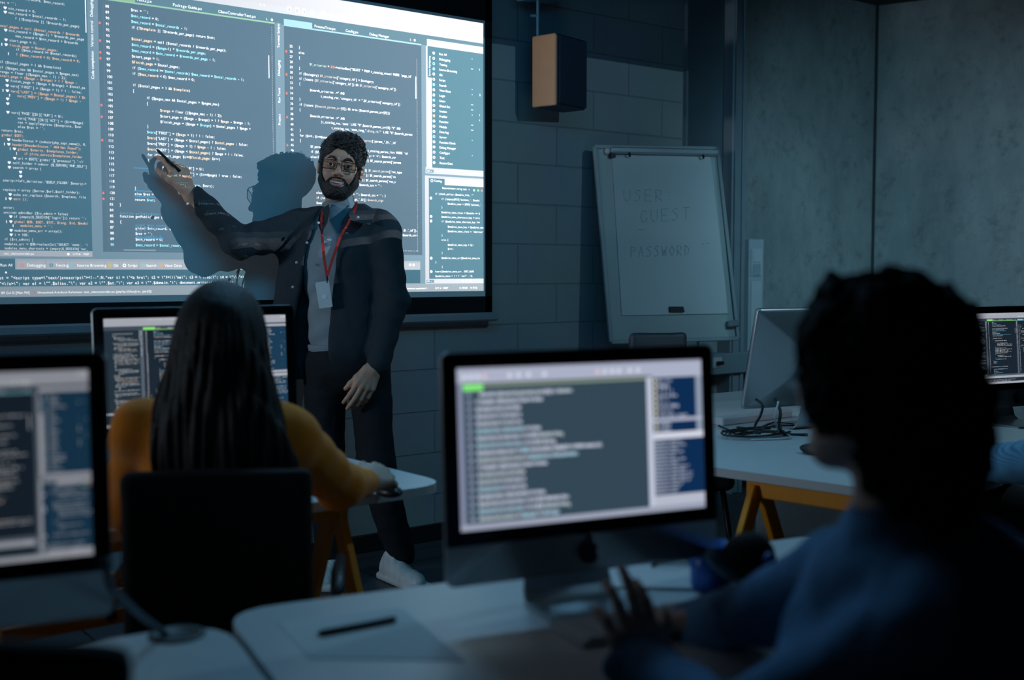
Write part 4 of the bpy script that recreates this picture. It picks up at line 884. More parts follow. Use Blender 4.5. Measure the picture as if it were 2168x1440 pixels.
# ---------------- the teacher, standing at the screen and pointing at it with a pencil
F = Frame(735, 4.70)
def X(px): return F.p(px, 720)[0]
def Zp(py): return F.p(735, py)[2]
def pt(x, y, dd=0.0): return F.p(x, y, dd)
HK = 1.10; HC = pt(720, 360, -0.02); RH = roty(math.radians(9.0))@rotz(math.radians(6))
def head_sdf(q, grow=0.0):                      # q in head millimetres /1000: x photo-right, -y face, z up
    a = ell(q, (0, .018, .040), (.076, .094, .078)); a = smin(a, ell(q, (0, -.020, -.030), (.060, .068, .080)), .035)
    a = smin(a, ell(q, (0, -.062, -.086), (.026, .022, .022)), .035)
    ax = q.copy(); ax[:, 0] = np.abs(ax[:, 0])
    a = smin(a, caps(ax, (.050, .0, -.045), (.020, -.055, -.088), .020, .016), .025)            # jaw line
    a = smin(a, ell(ax, (.036, -.062, -.022), (.024, .022, .022)), .022)                         # cheek
    a = smin(a, caps(ax, (.012, -.080, .034), (.042, -.066, .032), .008), .014)                  # brow ridge
    a = smax(a, -ell(ax, (.0325, -.092, .010), (.018, .016, .013)), .010)                        # eye socket
    a = smin(a, caps(q, (0, -.080, .022), (0, -.106, -.016), .0075, .0115), .010)                # nose
    a = smin(a, ell(ax, (.0125, -.094, -.021), (.009, .010, .0075)), .006)
    a = smax(a, -ell(ax, (.0065, -.100, -.0295), (.004, .006, .004)), .003)
    a = smin(a, caps(ax, (0, -.088, -.041), (.025, -.076, -.038), .0055, .003), .006)            # upper lip
    a = smin(a, caps(ax, (0, -.086, -.064), (.021, -.075, -.056), .0065, .003), .006)            # lower lip
    a = smax(a, -np.maximum(ell(ax, (0, -.086, -.051), (.0305, .020, .0105)), -.003-0*ax[:, 0]), .003)  # open smiling mouth
    ear = ell(ax, (.079, .012, .004), (.009, .018, .031)); ear = smax(ear, -ell(ax, (.088, .008, .006), (.006, .010, .019)), .004)
    a = smin(a, ear, .006)
    return a-grow
def hq(P): return ((P-HC)@RH)/HK                # frame coordinates to head coordinates
def hw(p): return HC+RH@(np.array(p, float)*HK)
neckA, neckB = hw((0, .025, -.05)), pt(722, 470, -0.0)
def body_top(P):
    return smin(head_sdf(hq(P))*HK, caps(P, neckA, neckB, .057, .062), .02)
lo = HC-[.14, .17, .26]; hi = HC+[.14, .17, .17]
parts = [surf(body_top, lo, hi, 0.0022)]
# pointing arm and hanging arm with their hands
W1 = pt(396, 402, -0.22); E1 = pt(505, 512, -0.135); S1 = pt(612, 492, 0.0)
f1 = pt(374, 348, -0.245)-W1
h1 = hand_parts(W1, f1, (-0.55, -0.60, -0.50), (0.65, -0.35, 0.60), [(0.30, 0.55, 0.35), (0.75, 0.9, 0.5), (0.95, 1.1, 0.6), (1.05, 1.15, 0.6)], 1.02, spread=0.03, thumb=(0.55, 0.15, 0.25))
parts.append(hand_mesh(h1, [(W1-0.0*f1, W1+(E1-W1)*0.35, .026, .033)]))
W2 = pt(792, 778, -0.13); E2 = pt(832, 640, -0.06); S2 = pt(812, 492, -0.03)
f2 = pt(766, 832, -0.17)-W2
h2 = hand_parts(W2, f2, (-0.55, -0.3, -0.1), (0.35, -0.9, 0.1), [(0.35, 0.3, 0.25), (0.30, 0.35, 0.25), (0.35, 0.35, 0.25), (0.4, 0.4, 0.25)], 1.08, spread=0.05, thumb=(0.35, 0.15, 0.2))
parts.append(hand_mesh(h2, [(W2, W2+(E2-W2)*0.35, .026, .033)]))
HIP1, HIP2 = pt(690, 770, 0.02), pt(780, 775, 0.0); K1, K2 = pt(688, 985, 0.0), pt(796, 985, -0.06); A1, A2 = pt(700, 1180, 0.05), pt(848, 1175, 0.02)
def body_low(P):
    d = ell(P, pt(722, 560), (.14, .085, .20)); d = smin(d, ell(P, pt(733, 700), (.13, .08, .16)), .05)
    for a, b, c in ((S1, E1, W1), (S2, E2, W2)): d = smin(d, smin(caps(P, a, b, .045, .036), caps(P, b, c, .036, .027), .02), .03)
    for a, b, c in ((HIP1, K1, A1), (HIP2, K2, A2)): d = smin(d, smin(caps(P, a, b, .07, .05), caps(P, b, c, .048, .035), .02), .04)
    return d
parts.append(surf(body_low, pt(370, 1200, -.45)+[0, 0, -.02], pt(900, 430, .3)+[0, 0.1, .05], 0.011))
V_, Q_ = joinVQ(*parts)
person = mkarr('person', F.w(V_), Q_, SKIN); tag(person, 'bearded man in glasses and dark overshirt standing and pointing a pencil at the screen', 'person')
# hair
def hair_sdf(P):
    q = hq(P); ax = q.copy(); ax[:, 0] = np.abs(ax[:, 0])
    d = ell(q, (.004, .022, .054), (.086, .102, .083)); d = smin(d, ell(q, (.008, -.032, .108), (.064, .050, .027)), .03)
    face = ell(q, (0, -.115, .018), (.064, .085, .068)); d = smax(d, -face, .012); d = smax(d, .004-q[:, 2]-np.maximum(0, q[:, 1])*0.9, .02)
    side = ell(ax, (.069, -.012, .034), (.012, .026, .040)); d = smin(d, side, .012); d = smax(d, -ell(ax, (.084, .012, .004), (.018, .024, .040)), .004)
    lump = noise3(q, 85, 3)*.0075+noise3(q, 230, 5)*.0045; fade = np.clip((q[:, 2]-.02)/.06, .12, 1)
    return (d-lump*fade)*HK
mkarr('hair', *(lambda VQ: (F.w(VQ[0]), VQ[1]))(surf(hair_sdf, HC-[.14, .17, .06], HC+[.14, .18, .20], 0.0022)), HAIRM, person, label='short curly black hair')
g = G(); rs = np.random.RandomState(2)
for i in range(300):
    th = rs.rand()*2*math.pi; ph = math.acos(rs.uniform(0.05, 1)); dr = np.array([math.sin(ph)*math.cos(th), math.sin(ph)*math.sin(th), math.cos(ph)])
    if dr[1] < -0.5 and dr[2] < 0.62: continue
    c_ = np.array([.004, .018, .054])+dr*[.081, .096, .083]; R_ = rs.uniform(.004, .012); u_ = np.cross(dr, rs.normal(size=3)); u_ /= np.linalg.norm(u_); w_ = np.cross(dr, u_)
    if rs.rand() < 0.5: u_, w_ = w_, dr*0.8+u_*0.2
    else: w_ = dr
    a0 = rs.rand()*6; pts = [hw(c_+R_*(math.cos(a0+a)*u_+math.sin(a0+a)*w_)+dr*a*.0012) for a in np.linspace(0, rs.uniform(3, 6), 11)]
    g.tube([F.w(p) for p in pts], 0.0010, n=4)
mk('curl', g.geo(), HAIRM, person, smooth=True)['kind'] = 'stuff'
# beard: a shell over the jaw, cheeks below the whisker line and the moustache
def beard_sdf(P):
    q = hq(P); ax = q.copy(); ax[:, 0] = np.abs(ax[:, 0]); x, y, z = ax.T
    d = head_sdf(q, .0050)+noise3(q, 260, 9)*.0014
    line = np.interp(x, [0, .012, .026, .036, .046, .058, .068, .09], [-.0325, -.0325, -.036, -.046, -.056, -.036, .010, .02]); m1 = z-line
    chin_skin = np.minimum(ell(ax, (.016, -.085, -.068), (.008, .03, .0065)), 9); mouth = ell(ax, (0, -.09, -.0525), (.0325, .045, .0150))
    d = smax(d, m1, .003); d = smax(d, -mouth, .002); d = smax(d, y-.012, .01); d = smax(d, -ell(ax, (.084, .012, .004), (.018, .024, .042)), .003); d = smax(d, -.118-z, .01)
    d = smax(d, -(head_sdf(q, -.004)), .001); return d*HK
mkarr('beard', *(lambda VQ: (F.w(VQ[0]), VQ[1]))(surf(beard_sdf, HC-[.12, .16, .16], HC+[.12, .10, .05], 0.0018)), HAIRM, person, label='full trimmed black beard')
for sx_ in (-1, 1):
    br_ = [(sx_*.013, -.0925, .030), (sx_*.024, -.0900, .0375), (sx_*.036, -.0830, .0385), (sx_*.048, -.070, .031)]
    g = G().tube([F.w(hw(p)) for p in br_], [.0035*HK, .0048*HK, .0042*HK, .0018*HK], n=8); mk('eyebrow', g.geo(), HAIRM, person, smooth=True)
    e = hw((sx_*.0325, -.0735, .010)); R_ = .0128*HK
    mk('eyeball', G().sphere(F.w(e), R_, 20, 14).geo(), mat('eye_white', (0.75, 0.74, 0.72), 0.2, var=0.02), person, smooth=True)
    gz = hw((sx_*.0325+.0005, -.0735-.0112, .0105)); mk('iris', G().sphere(F.w(gz), .0058*HK, 14, 8).geo(), mat('brown_iris', (0.05, 0.025, 0.015), 0.15), person, smooth=True)
    for (zz, r1, bow) in ((.0180, .0022, .003), (.0030, .0018, -.002)):
        lid = [hw((sx_*(.0325+u_*.0145), -.0865+.006*u_*u_, zz-bow*(u_*u_)*1.6)) for u_ in np.linspace(-1, 1, 7)]; mk('eyelid', G().tube([F.w(p) for p in lid], r1*HK, n=6).geo(), SKIN, person, smooth=True)
# teeth and lips
g = G()
for i in range(-4, 5):
    x_ = i*.0056; y_ = -.0825+.35*abs(x_)**1.3; g.box(tuple(-np.array([.0026, .002, .0052])), (.0026, .002, .0042), bev=.0008); 
    k_ = len(g.v); st_ = k_-24; g.v[st_:] = [tuple(F.w(hw(np.array(p)+[x_, y_, -.0500]))) for p in g.v[st_:]]
mk('teeth', g.geo(), mat('teeth_white', (0.70, 0.68, 0.62), 0.25, var=0.02), person)
LIP = mat('lip', (0.50, 0.20, 0.16), 0.45)
mk('upper_lip', G().tube([F.w(hw(p)) for p in ((-.030, -.074, -.0420), (-.015, -.0885, -.0415), (0, -.0925, -.0425), (.015, -.0885, -.0415), (.030, -.074, -.0420))], [.0015, .0034, .0034, .0034, .0015], n=8).geo(), LIP, person, smooth=True)
mk('lower_lip', G().tube([F.w(hw(p)) for p in ((-.028, -.074, -.0480), (-.014, -.088, -.0600), (0, -.092, -.0635), (.014, -.088, -.0600), (.028, -.074, -.0480))], [.0015, .0040, .0045, .0040, .0015], n=8).geo(), LIP, person, smooth=True)
# grey-blue turtleneck
TN = cloth('grey_blue_jersey', (0.27, 0.33, 0.37), 300, b=0.15)
TC = pt(722, 560, 0.0); BC = pt(728, 690, 0.0)
def torso(P, g_):
    d = ell(P, TC, (.168+g_, .112+g_, .23+g_)); d = smin(d, ell(P, BC, (.150+g_, .104+g_, .20+g_)), .06)
    d = smin(d, caps(P, pt(640, 478, .01), pt(800, 480, 0), .050+g_), .05); return d
def sweat(P):
    d = torso(P, 0); d = smin(d, caps(P, pt(716, 415, 0.0), pt(722, 480, 0), .064, .074), .03); d = smax(d, P[:, 2]-Zp(421)-(.25*(P[:, 0]-X(716))), .006); d = smax(d, Zp(748)-P[:, 2], .008)
    fold = .0035*np.sin((P[:, 2]+.35*P[:, 0]*P[:, 0]*8)*60)*np.clip((Zp(520)-P[:, 2])/.2, 0, 1)+.003*np.sin(P[:, 2]*210)*np.exp(-((P[:, 2]-Zp(432))/.02)**2)
    return d-fold-.002*noise3(P, 22, 1)
mkarr('turtleneck', *(lambda VQ: (F.w(VQ[0]), VQ[1]))(surf(sweat, pt(590, 765, -.2), pt(860, 395, .2), 0.005)), TN, person, label='grey blue turtleneck sweater')
mkarr('sweater_hem', *(lambda VQ: (F.w(VQ[0]), VQ[1]))(surf(lambda P: smax(ell(P, BC-[0, 0, .02], (.157, .110, .24)), np.abs(P[:, 2]-Zp(738))-.018, .006), pt(620, 770, -.2), pt(860, 700, .2), 0.005)), TN, person)
# open dark overshirt
JK = cloth('black_overshirt', (0.030, 0.040, 0.050), 250, 0.8, 0.3)
def jacket(P):
    d = torso(P, .024); d = smin(d, ell(P, pt(722, 740, .01), (.185, .125, .16)), .05); d = smin(d, caps(P, pt(632, 560, .02), pt(612, 800, .02), .080, .104), .05)
    fo = .0045*noise3(P, 18, 4)+.0035*noise3(P, 42, 6)
    xl = np.interp(P[:, 2], [Zp(800), Zp(690), Zp(560), Zp(470), Zp(428)], [X(630), X(628), X(650), X(672), X(694)])
    xr = np.interp(P[:, 2], [Zp(800), Zp(690), Zp(600), Zp(470), Zp(428)], [X(704), X(706), X(714), X(732), X(752)])
    op = np.maximum(np.maximum(xl-P[:, 0], P[:, 0]-xr), P[:, 1]-.01); d = smax(d, -op, .010)
    neck = caps(P, pt(718, 400, -.01), pt(720, 462, -.01), .078, .074); d = smax(d, -neck, .008); d = smax(d, Zp(812)-P[:, 2], .01)
    a = smin(caps(P, S1, E1, .078, .060), caps(P, E1, pt(413, 418, -.21), .058, .047), .04); a = a-.006*np.sin(((P-S1)@((E1-S1)/np.linalg.norm(E1-S1)))*75+2*P[:, 2]*20)*np.exp(-np.linalg.norm(P-E1, axis=1)/.16)
    b = smin(caps(P, S2, E2, .074, .060), caps(P, E2, pt(800, 770, -.12), .060, .047), .04); b = b-.006*np.sin(P[:, 2]*70+P[:, 0]*30)*np.exp(-np.linalg.norm(P-E2, axis=1)/.14)
    d = smin(d, a, .045); d = smin(d, b, .03); return d-fo
mkarr('overshirt', *(lambda VQ: (F.w(VQ[0]), VQ[1]))(surf(jacket, pt(380, 830, -.42), pt(885, 395, .25)+[0, .05, 0], 0.0065)), JK, person, label='open black overshirt')
def flap(pts, yo):
    P = np.array([pt(x, y, dd) for x, y, dd in pts]); k = len(P); n_ = np.array([0, -.008, .002]); V = [F.w(p) for p in P]+[F.w(p-n_) for p in P]
    return mk('collar', (V, [tuple(range(k)), tuple(range(k, 2*k))[::-1]]+[(i, (i+1) % k, k+(i+1) % k, k+i) for i in range(k)]), JK, person)
flap([(752, 431, -.085), (772, 431, -.06), (797, 446, -.075), (782, 477, -.15), (742, 466, -.155), (738, 452, -.14)], 0); flap([(696, 432, -.08), (680, 444, -.08), (672, 470, -.13), (680, 494, -.155), (693, 470, -.155), (697, 446, -.13)], 0)
BTN = mat('pale_button', (0.55, 0.58, 0.6), 0.3)
for x, y, dd in ((758, 461, -.170), (674, 472, -.150), (650, 514, -.155), (628, 556, -.155), (620, 608, -.15), (397, 432, -.275)): mk('button', G().sphere(F.w(pt(x, y, dd)), (.006, .006, .006), 10, 6).geo(), BTN, person, smooth=True)
# trousers
TR = cloth('charcoal_trousers', (0.014, 0.017, 0.022), 220, 0.85, 0.3)
def trous(P):
    d = ell(P, pt(735, 775, .0), (.165, .115, .13)); d = smax(d, P[:, 2]-Zp(738), .01)
    for a, b, c in ((HIP1, K1, A1), (HIP2, K2, A2)):
        L_ = smin(caps(P, a, b, .092, .074), caps(P, b, c, .074, .060), .03); d = smin(d, L_, .022)
    d = smax(d, .075-P[:, 2], .004); return d-.005*noise3(P, 14, 8)-.003*noise3(P, 40, 2)
mkarr('trousers', *(lambda VQ: (F.w(VQ[0]), VQ[1]))(surf(trous, pt(600, 1225, -.3)-[0, 0, .05], pt(920, 715, .3)+[0, .05, 0], 0.0075)), TR, person, label='charcoal trousers')
# white trainers
SH = mat('white_trainer', (0.66, 0.70, 0.70), 0.55, var=0.1, scale=30, bump=0.1, bscale=90)
def shoe(ank, toe):
    a = np.array([ank[0], ank[1], 0.0]); d_ = np.array([toe[0]-a[0], toe[1]-a[1], 0]); L_ = np.linalg.norm(d_); d_ /= L_; s_ = np.array([-d_[1], d_[0], 0]); R_ = np.array([d_, s_, [0, 0, 1]]).T
    def f(P):
        q = (P-a)@R_; sole = rbox(q, (.085, 0, .016), (.15, .050, .016), .014); up = ell(q, (.02, 0, .045), (.085, .046, .055)); up = smin(up, ell(q, (.13, 0, .035), (.10, .047, .038)), .03); up = smin(up, caps(q, (-.02, 0, .05), (.01, 0, .105), .042, .045), .03)
        up = smax(up, -caps(q, (.0, 0, .09), (-.0, 0, .16), .032, .036), .005); up = up-.0018*np.sin(q[:, 0]*150)*(np.abs(q[:, 1]) > .02); return smax(smin(sole, up, .006), -q[:, 2], .002)
    V, Q = surf(f, a+[-.26, -.26, -.01], a+[.26, .26, .17], .0045); o = mkarr('shoe', F.w(V), Q, SH, person, label='white lace-up trainer')
    for i in range(5):
        x_ = .045+.022*i; z_ = .100-.012*i; g = G().tube([F.w(a+R_@np.array(p)) for p in ((x_, -.028, z_-.012), (x_+.006, 0, z_+.004), (x_+.016, .028, z_-.015))], .0035, n=6); mk('lace', g.geo(), PAPER, o, smooth=True)
shoe(pt(832, 1190, .02), pt(880, 1232, -.12)); shoe(pt(704, 1200, .06), pt(690, 1235, -.10))
recenter(person, F.w(pt(770, 1230)) * [1, 1, 0])
# eyeglasses
gl = empty('eyeglasses'); tag(gl, 'dark rectangular eyeglasses worn by the bearded man', 'glasses')
FRG = mat('dark_frame', (0.015, 0.014, 0.016), 0.3)
for sx_ in (-1, 1):
    P = [hw((sx_*.034+x_, -.103+abs(sx_*.034+x_)**2*3.0, .009+z_)) for x_, z_ in rrect(-.0255, -.0165, .0255, .0165, .007, 4)]
    mk('rim', G().tube([F.w(p) for p in P+[P[0], P[1]]], .0016, n=6).geo(), FRG, gl, smooth=True)
    k = len(P); lm = bpy.data.materials.get('lens_glass')
    if lm is None:
        lm = bpy.data.materials.new('lens_glass'); lm.use_nodes = True; t_ = lm.node_tree; o_ = t_.nodes['Material Output']; tr_ = t_.nodes.new('ShaderNodeBsdfTransparent'); tr_.inputs[0].default_value = (0.93, 0.90, 0.88, 1); gs = t_.nodes.new('ShaderNodeBsdfGlossy'); gs.inputs['Roughness'].default_value = 0.05
        mx_ = t_.nodes.new('ShaderNodeMixShader'); mx_.inputs[0].default_value = 0.06; t_.links.new(tr_.outputs[0], mx_.inputs[1]); t_.links.new(gs.outputs[0], mx_.inputs[2]); t_.links.new(mx_.outputs[0], o_.inputs[0])
    n_ = np.array([0, .001, 0]); mk('lens', ([F.w(p) for p in P]+[F.w(p+n_) for p in P], [tuple(range(k)), tuple(range(k, 2*k))[::-1]]+[(i, (i+1) % k, k+(i+1) % k, k+i) for i in range(k)]), lm, gl)
    mk('temple', G().tube([F.w(hw(p)) for p in ((sx_*.059, -.092, .016), (sx_*.076, -.080, .017), (sx_*.082, -.03, .018), (sx_*.084, .018, .012), (sx_*.082, .032, -.006))], .0019, n=6).geo(), FRG, gl, smooth=True)
mk('bridge', G().tube([F.w(hw(p)) for p in ((-.0095, -.102, .014), (0, -.106, .0165), (.0095, -.102, .014))], .0016, n=6).geo(), FRG, gl, smooth=True)
recenter(gl, F.w(hw((0, -.1, .01))))
# lanyard with badge
la = empty('badge_lanyard'); tag(la, 'red lanyard with a pale card badge around the neck of the standing man', 'lanyard')
RED = mat('red_ribbon', (0.55, 0.03, 0.02), 0.6); cl_ = pt(693, 584, -.148)
for P in ([(684, 445, -.075), (682, 462, -.115), (683, 500, -.140), (687, 545, -.145), (693, 584, -.148)], [(755, 428, -.055), (754, 440, -.095), (740, 470, -.150), (722, 500, -.150), (706, 545, -.146), (694, 584, -.148)]):
    pts = [pt(*p)+np.array([0, -.012, 0]) for p in P]; V = []; 
    for p in pts: V += [F.w(p+[-.0055, 0, 0]), F.w(p+[.0055, 0, 0]), F.w(p+[.0055, .0015, 0]), F.w(p+[-.0055, .0015, 0])]
    m_ = len(pts); mk('strap', (V, [(i*4+j, i*4+(j+1) % 4, (i+1)*4+(j+1) % 4, (i+1)*4+j) for i in range(m_-1) for j in range(4)]), RED, la)
c0_ = cl_+[0, -.014, 0]; mk('clip', G().tube([F.w(c0_), F.w(c0_+[0.002, -.002, -.028])], .004).geo(), BLK, la)
Rb = roty(math.radians(-8)); cb_ = pt(686, 624, -.160); cw2, ch2 = .0275, .053
def bp_(x, z, y): return F.w(cb_+Rb@np.array([x, y, z]))
P = rrect(-cw2, -ch2, cw2, ch2, .004, 3); k = len(P)
mk('badge_card', ([bp_(x, z, -.002) for x, z in P]+[bp_(x, z, .001) for x, z in P], [tuple(range(k)), tuple(range(k, 2*k))[::-1]]+[(i, (i+1) % k, k+(i+1) % k, k+i) for i in range(k)]), mat('badge_white', (0.70, 0.76, 0.78), 0.35), la)
P = [(.010*math.cos(a), .010*math.sin(a)-.008) for a in np.linspace(0, 2*math.pi, 20)[:-1]]; k = len(P)
mk('badge_emblem', ([bp_(x, z, -.0032) for x, z in P]+[bp_(x, z, -.001) for x, z in P], [tuple(range(k)), tuple(range(k, 2*k))[::-1]]+[(i, (i+1) % k, k+(i+1) % k, k+i) for i in range(k)]), mat('emblem_pale', (0.9, 0.92, 0.93), 0.5), la, label='pale round emblem')
recenter(la, F.w(cb_))
# pencil in the raised hand
tip_ = pt(331, 316, -.285); tail = pt(370, 352, -.262); end = tail+(tail-tip_)*0.30
o = mk('pencil', G().tube([F.w(tip_), F.w(tip_+(tail-tip_)*.10), F.w(end)], [.0012, .0055, .0055], n=8).geo(), BLK, smooth=True); tag(o, 'black pencil in the raised hand of the standing man', 'pencil'); recenter(o, F.w(tail))

# ---------------- the woman in mustard, seen from behind at the desk
F2 = Frame(470, 2.45)
def q2(x, y, dd=0.0): return F2.p(x, y, dd)
MUS = cloth('mustard_knit', (0.95, 0.27, 0.008), 260, 0.9, 0.35, 0.2)
HCn = q2(472, 700, .02); Sl, Sr = q2(303, 908, .0), q2(608, 925, .02); El, Er = q2(272, 1075, .10), q2(722, 1030, .22); Wl, Wr = q2(330, 1085, .40), q2(776, 1022, .40)
def wbody(P):
    d = ell(P, HCn, (.076, .095, .11)); d = smin(d, caps(P, q2(472, 760, .0), q2(470, 850, .0), .05, .06), .03); d = smin(d, ell(P, q2(468, 980, .0), (.13, .08, .18)), .04); d = smin(d, ell(P, q2(468, 1180, .02), (.13, .09, .16)), .05)
    for a, b, c in ((Sl, El, Wl), (Sr, Er, Wr)): d = smin(d, smin(caps(P, a, b, .038, .033), caps(P, b, c, .032, .024), .02), .03)
    for s_ in (-1, 1): d = smin(d, smin(caps(P, q2(468+s_*80, 1270, .05), q2(468+s_*90, 1330, .45), .065, .05), caps(P, q2(468+s_*90, 1340, .47), q2(468+s_*90, 1700, .47), .045, .035), .02), .04)
    return d
VQ = surf(wbody, [-.36, -.3, .02], [.50, .72, 1.32], 0.010)
fr2 = q2(826, 992, .50)-Wr
hr = hand_parts(Wr, fr2, (-.5, .3, .35), (0.1, -.1, 1), [(.45, .5, .3), (.5, .5, .3), (.55, .5, .3), (.6, .5, .3)], 0.98, thumb=(.6, .3, .3)); HR = hand_mesh(hr, [(Wr, Wr+(Er-Wr)*.3, .024, .028)], 0.003)
hl = hand_parts(Wl, q2(380, 1080, .55)-Wl, (.5, .3, 0), (0, 0, 1), [(.45, .5, .3)]*4, 0.98); HL = hand_mesh(hl, [(Wl, Wl+(El-Wl)*.3, .024, .028)], 0.003)
V_, Q_ = joinVQ(VQ, HR, HL)
wm = mkarr('person', F2.w(V_), Q_, SKIN2); tag(wm, 'seated woman with long black hair and mustard sweater seen from behind', 'person')
def wsweat(P):
    d = ell(P, q2(466, 985, .0), (.165, .11, .21)); d = smin(d, ell(P, q2(466, 1190, .02), (.165, .125, .18)), .06); d = smin(d, caps(P, Sl, Sr, .058), .05)
    d = smin(d, caps(P, q2(470, 850, .0), q2(470, 880, 0), .066, .08), .04)
    a = smin(caps(P, Sl, El, .066, .052), caps(P, El, Wl, .050, .036), .03); b = smin(caps(P, Sr, Er, .066, .054), caps(P, Er, Wr, .052, .032), .03); b = b-.005*np.sin(((P-Sr)@(Er-Sr)/np.linalg.norm(Er-Sr))*80)*np.exp(-np.linalg.norm(P-Er, axis=1)/.14)
    a = a-.005*np.sin(P[:, 2]*75+P[:, 0]*20)*np.exp(-np.linalg.norm(P-q2(262, 960), axis=1)/.12)
    d = smin(d, a, .022); d = smin(d, b, .03); return smax(d, P[:, 2]*-1+.44, .02)-.004*noise3(P, 16, 3)
lo = q2(180, 1330, -.35); lo[2] = .40
mkarr('sweater', *(lambda VQ: (F2.w(VQ[0]), VQ[1]))(surf(wsweat, [-.36, -.3, .40], [.48, .70, 1.10], 0.0075)), MUS, wm, label='mustard yellow knitted sweater')
def wtr(P):
    d = ell(P, q2(468, 1290, .05), (.17, .15, .10))
    for s_ in (-1, 1): d = smin(d, smin(caps(P, q2(468+s_*80, 1285, .05), q2(468+s_*95, 1300, .42), .085, .068), caps(P, q2(468+s_*95, 1310, .44), q2(468+s_*95, 1640, .46), .062, .05), .02), .03)
    return smax(d, .06-P[:, 2], .01)
lo = q2(180, 1500, -.3); lo[2] = .03
mkarr('jeans', *(lambda VQ: (F2.w(VQ[0]), VQ[1]))(surf(wtr, lo, q2(760, 1180, .75), 0.012)), cloth('dark_denim', (0.03, 0.045, 0.07)), wm)
def whair(P):
    d = ell(P, q2(470, 700, .0), (.092, .112, .110)); d = smin(d, ell(P, q2(466, 790, -.05), (.103, .085, .14)), .05); d = smin(d, ell(P, q2(464, 905, -.085), (.130, .054, .17)), .05); d = smin(d, caps(P, q2(375, 870, -.085), q2(372, 960, -.09), .035, .028), .04)
    d = smin(d, ell(P, q2(476, 990, -.115), (.150, .035, .14)), .04)
    x_ = P[:, 0]-HCn[0]; y_ = P[:, 1]; an = np.arctan2(y_-.05, x_); am = np.clip((HCn[2]+.06-P[:, 2])/.10, 0.05, 1); st_ = np.sin(an*34+3*np.sin(P[:, 2]*9)+2*np.sin(x_*60))*.0028+np.sin(an*71+P[:, 2]*11)*.0014
    d = d-st_*am; return smax(d, q2(470, 1012)[2]-P[:, 2]+.01*np.sin(x_*160), .02)
mkarr('hair', *(lambda VQ: (F2.w(VQ[0]), VQ[1]))(surf(whair, [-.22, -.26, .80], [.24, .2, 1.32], 0.0038)), LONGHAIR, wm, label='long straight black hair')
sh_ = F2.w(q2(480, 1500)) * [1, 1, 0]
for s_ in (-1, 1):
    a = F2.p(468+s_*95, 1640, .46); g = G().sphere(F2.w([a[0], a[1]+.06, .045]), (.045, .11, .045), 16, 10); mk('shoe', g.geo(), BLK, wm, smooth=True)
recenter(wm, sh_)
ms = mk('computer_mouse', G().sphere((0, 0, 0), (.03, .052, .017), 20, 12).geo(), mat('dark_mouse', (0.02, 0.024, 0.03), 0.35), smooth=True)
mp_ = F2.w(q2(822, 1018, .50)); ms.location = (mp_[0], mp_[1], DZ+.015); tag(ms, 'dark computer mouse under the right hand of the woman in mustard', 'mouse')

# ---------------- chairs
def chair(label, frame_o, rz, zt, w_, zb=0.52, col=BLKM, seat=True, wood=False):
    r = empty('desk_chair', frame_o, rz); tag(r, label, 'chair')           # back towards -y
    def fb(P):
        q = P.copy(); q[:, 1] = q[:, 1]+.25*(q[:, 0]**2)-.02; return rbox(q, (0, -.01, (zt+zb)/2), (w_/2, .022, (zt-zb)/2), .018)-.002*noise3(P, 20, 1)
    V, Q = surf(fb, (-w_/2-.05, -.12, zb-.04), (w_/2+.05, .08, zt+.04), .010); mkarr('backrest', V, Q, col, r)
    V, Q = surf(lambda P: rbox(P, (0, .25, .455), (w_/2+.02, .23, .035), .03), (-w_/2-.06, -.02, .38), (w_/2+.06, .52, .52), .014); mkarr('seat', V, Q, col, r)
    for sx in (-1, 1):
        mk('back_frame', G().tube([(sx*(w_/2-.02), .03, zt-.15), (sx*(w_/2-.02), .02, .5), (sx*(w_/2-.02), .08, .42)], .011).geo(), BLK, r, smooth=True)
        mk('armrest', G().tube([(sx*(w_/2+.03), .04, .60), (sx*(w_/2+.05), .08, .64), (sx*(w_/2+.05), .3, .64), (sx*(w_/2+.04), .33, .60), (sx*(w_/2+.03), .33, .44)], .012).geo(), BLK, r, smooth=True) if seat else None
        for sy, y0 in ((-1, .05), (1, .43)): mk('leg', G().tube([(sx*(w_/2-.02), y0, .42), (sx*(w_/2+.03), y0+sy*.05, 0.0)], .012).geo(), BLK, r, smooth=True)
    return r
c_ = D(462, 1100, 2.22); chair('black chair of the woman in mustard, its tall back towards the viewer', (c_[0], c_[1], 0), -YAW+.14, D(460, 995, 2.22)[2], .365)
c_ = D(1392, 720, 4.85); chair('dark empty chair with rounded back below the flip chart', (c_[0], c_[1], 0), math.pi-YAW+.25, D(1392, 704, 4.85)[2], .26, col=mat('dark_blue_shell', (0.03, 0.045, 0.06), 0.5), seat=False)
c_ = D(60, 1420, 1.05); chair('black chair back cut off by the lower left frame corner', (c_[0], c_[1], 0), -YAW-.1, D(60, 1368, 1.05)[2], .19, zb=.5, seat=False)

# ---------------- the man with curly hair in the right foreground
F3 = Frame(1900, 1.42)
def q3(x, y, dd=0.0): return F3.p(x, y, dd)
CURLY = mat('matte_brown_curls', (0.012, 0.009, 0.008), 0.95, var=0.3, scale=60, spec=0.1)
DEN = cloth('blue_denim_shirt', (0.08, 0.20, 0.36), 300, 0.85, 0.3)
Hc = q3(1858, 812, .0); S3r, S3l = q3(1790, 1225, .13), q3(2010, 1330, -.16); E3r, E3l = q3(1640, 1290, .24), q3(1560, 1560, -.05); W3r, W3l = q3(1500, 1322, .38), q3(1368, 1462, .20)
RF = rotz(math.radians(34))                     # the face looks towards the back wall
def hq3(P): return ((P-Hc)@RH3)/1.0
RH3 = rotz(math.radians(180+42))
def b3(P):
    d = head_sdf(hq3(P)); d = smin(d, caps(P, q3(1890, 900, .01), q3(1900, 1110, -.02), .050, .052), .02); return d
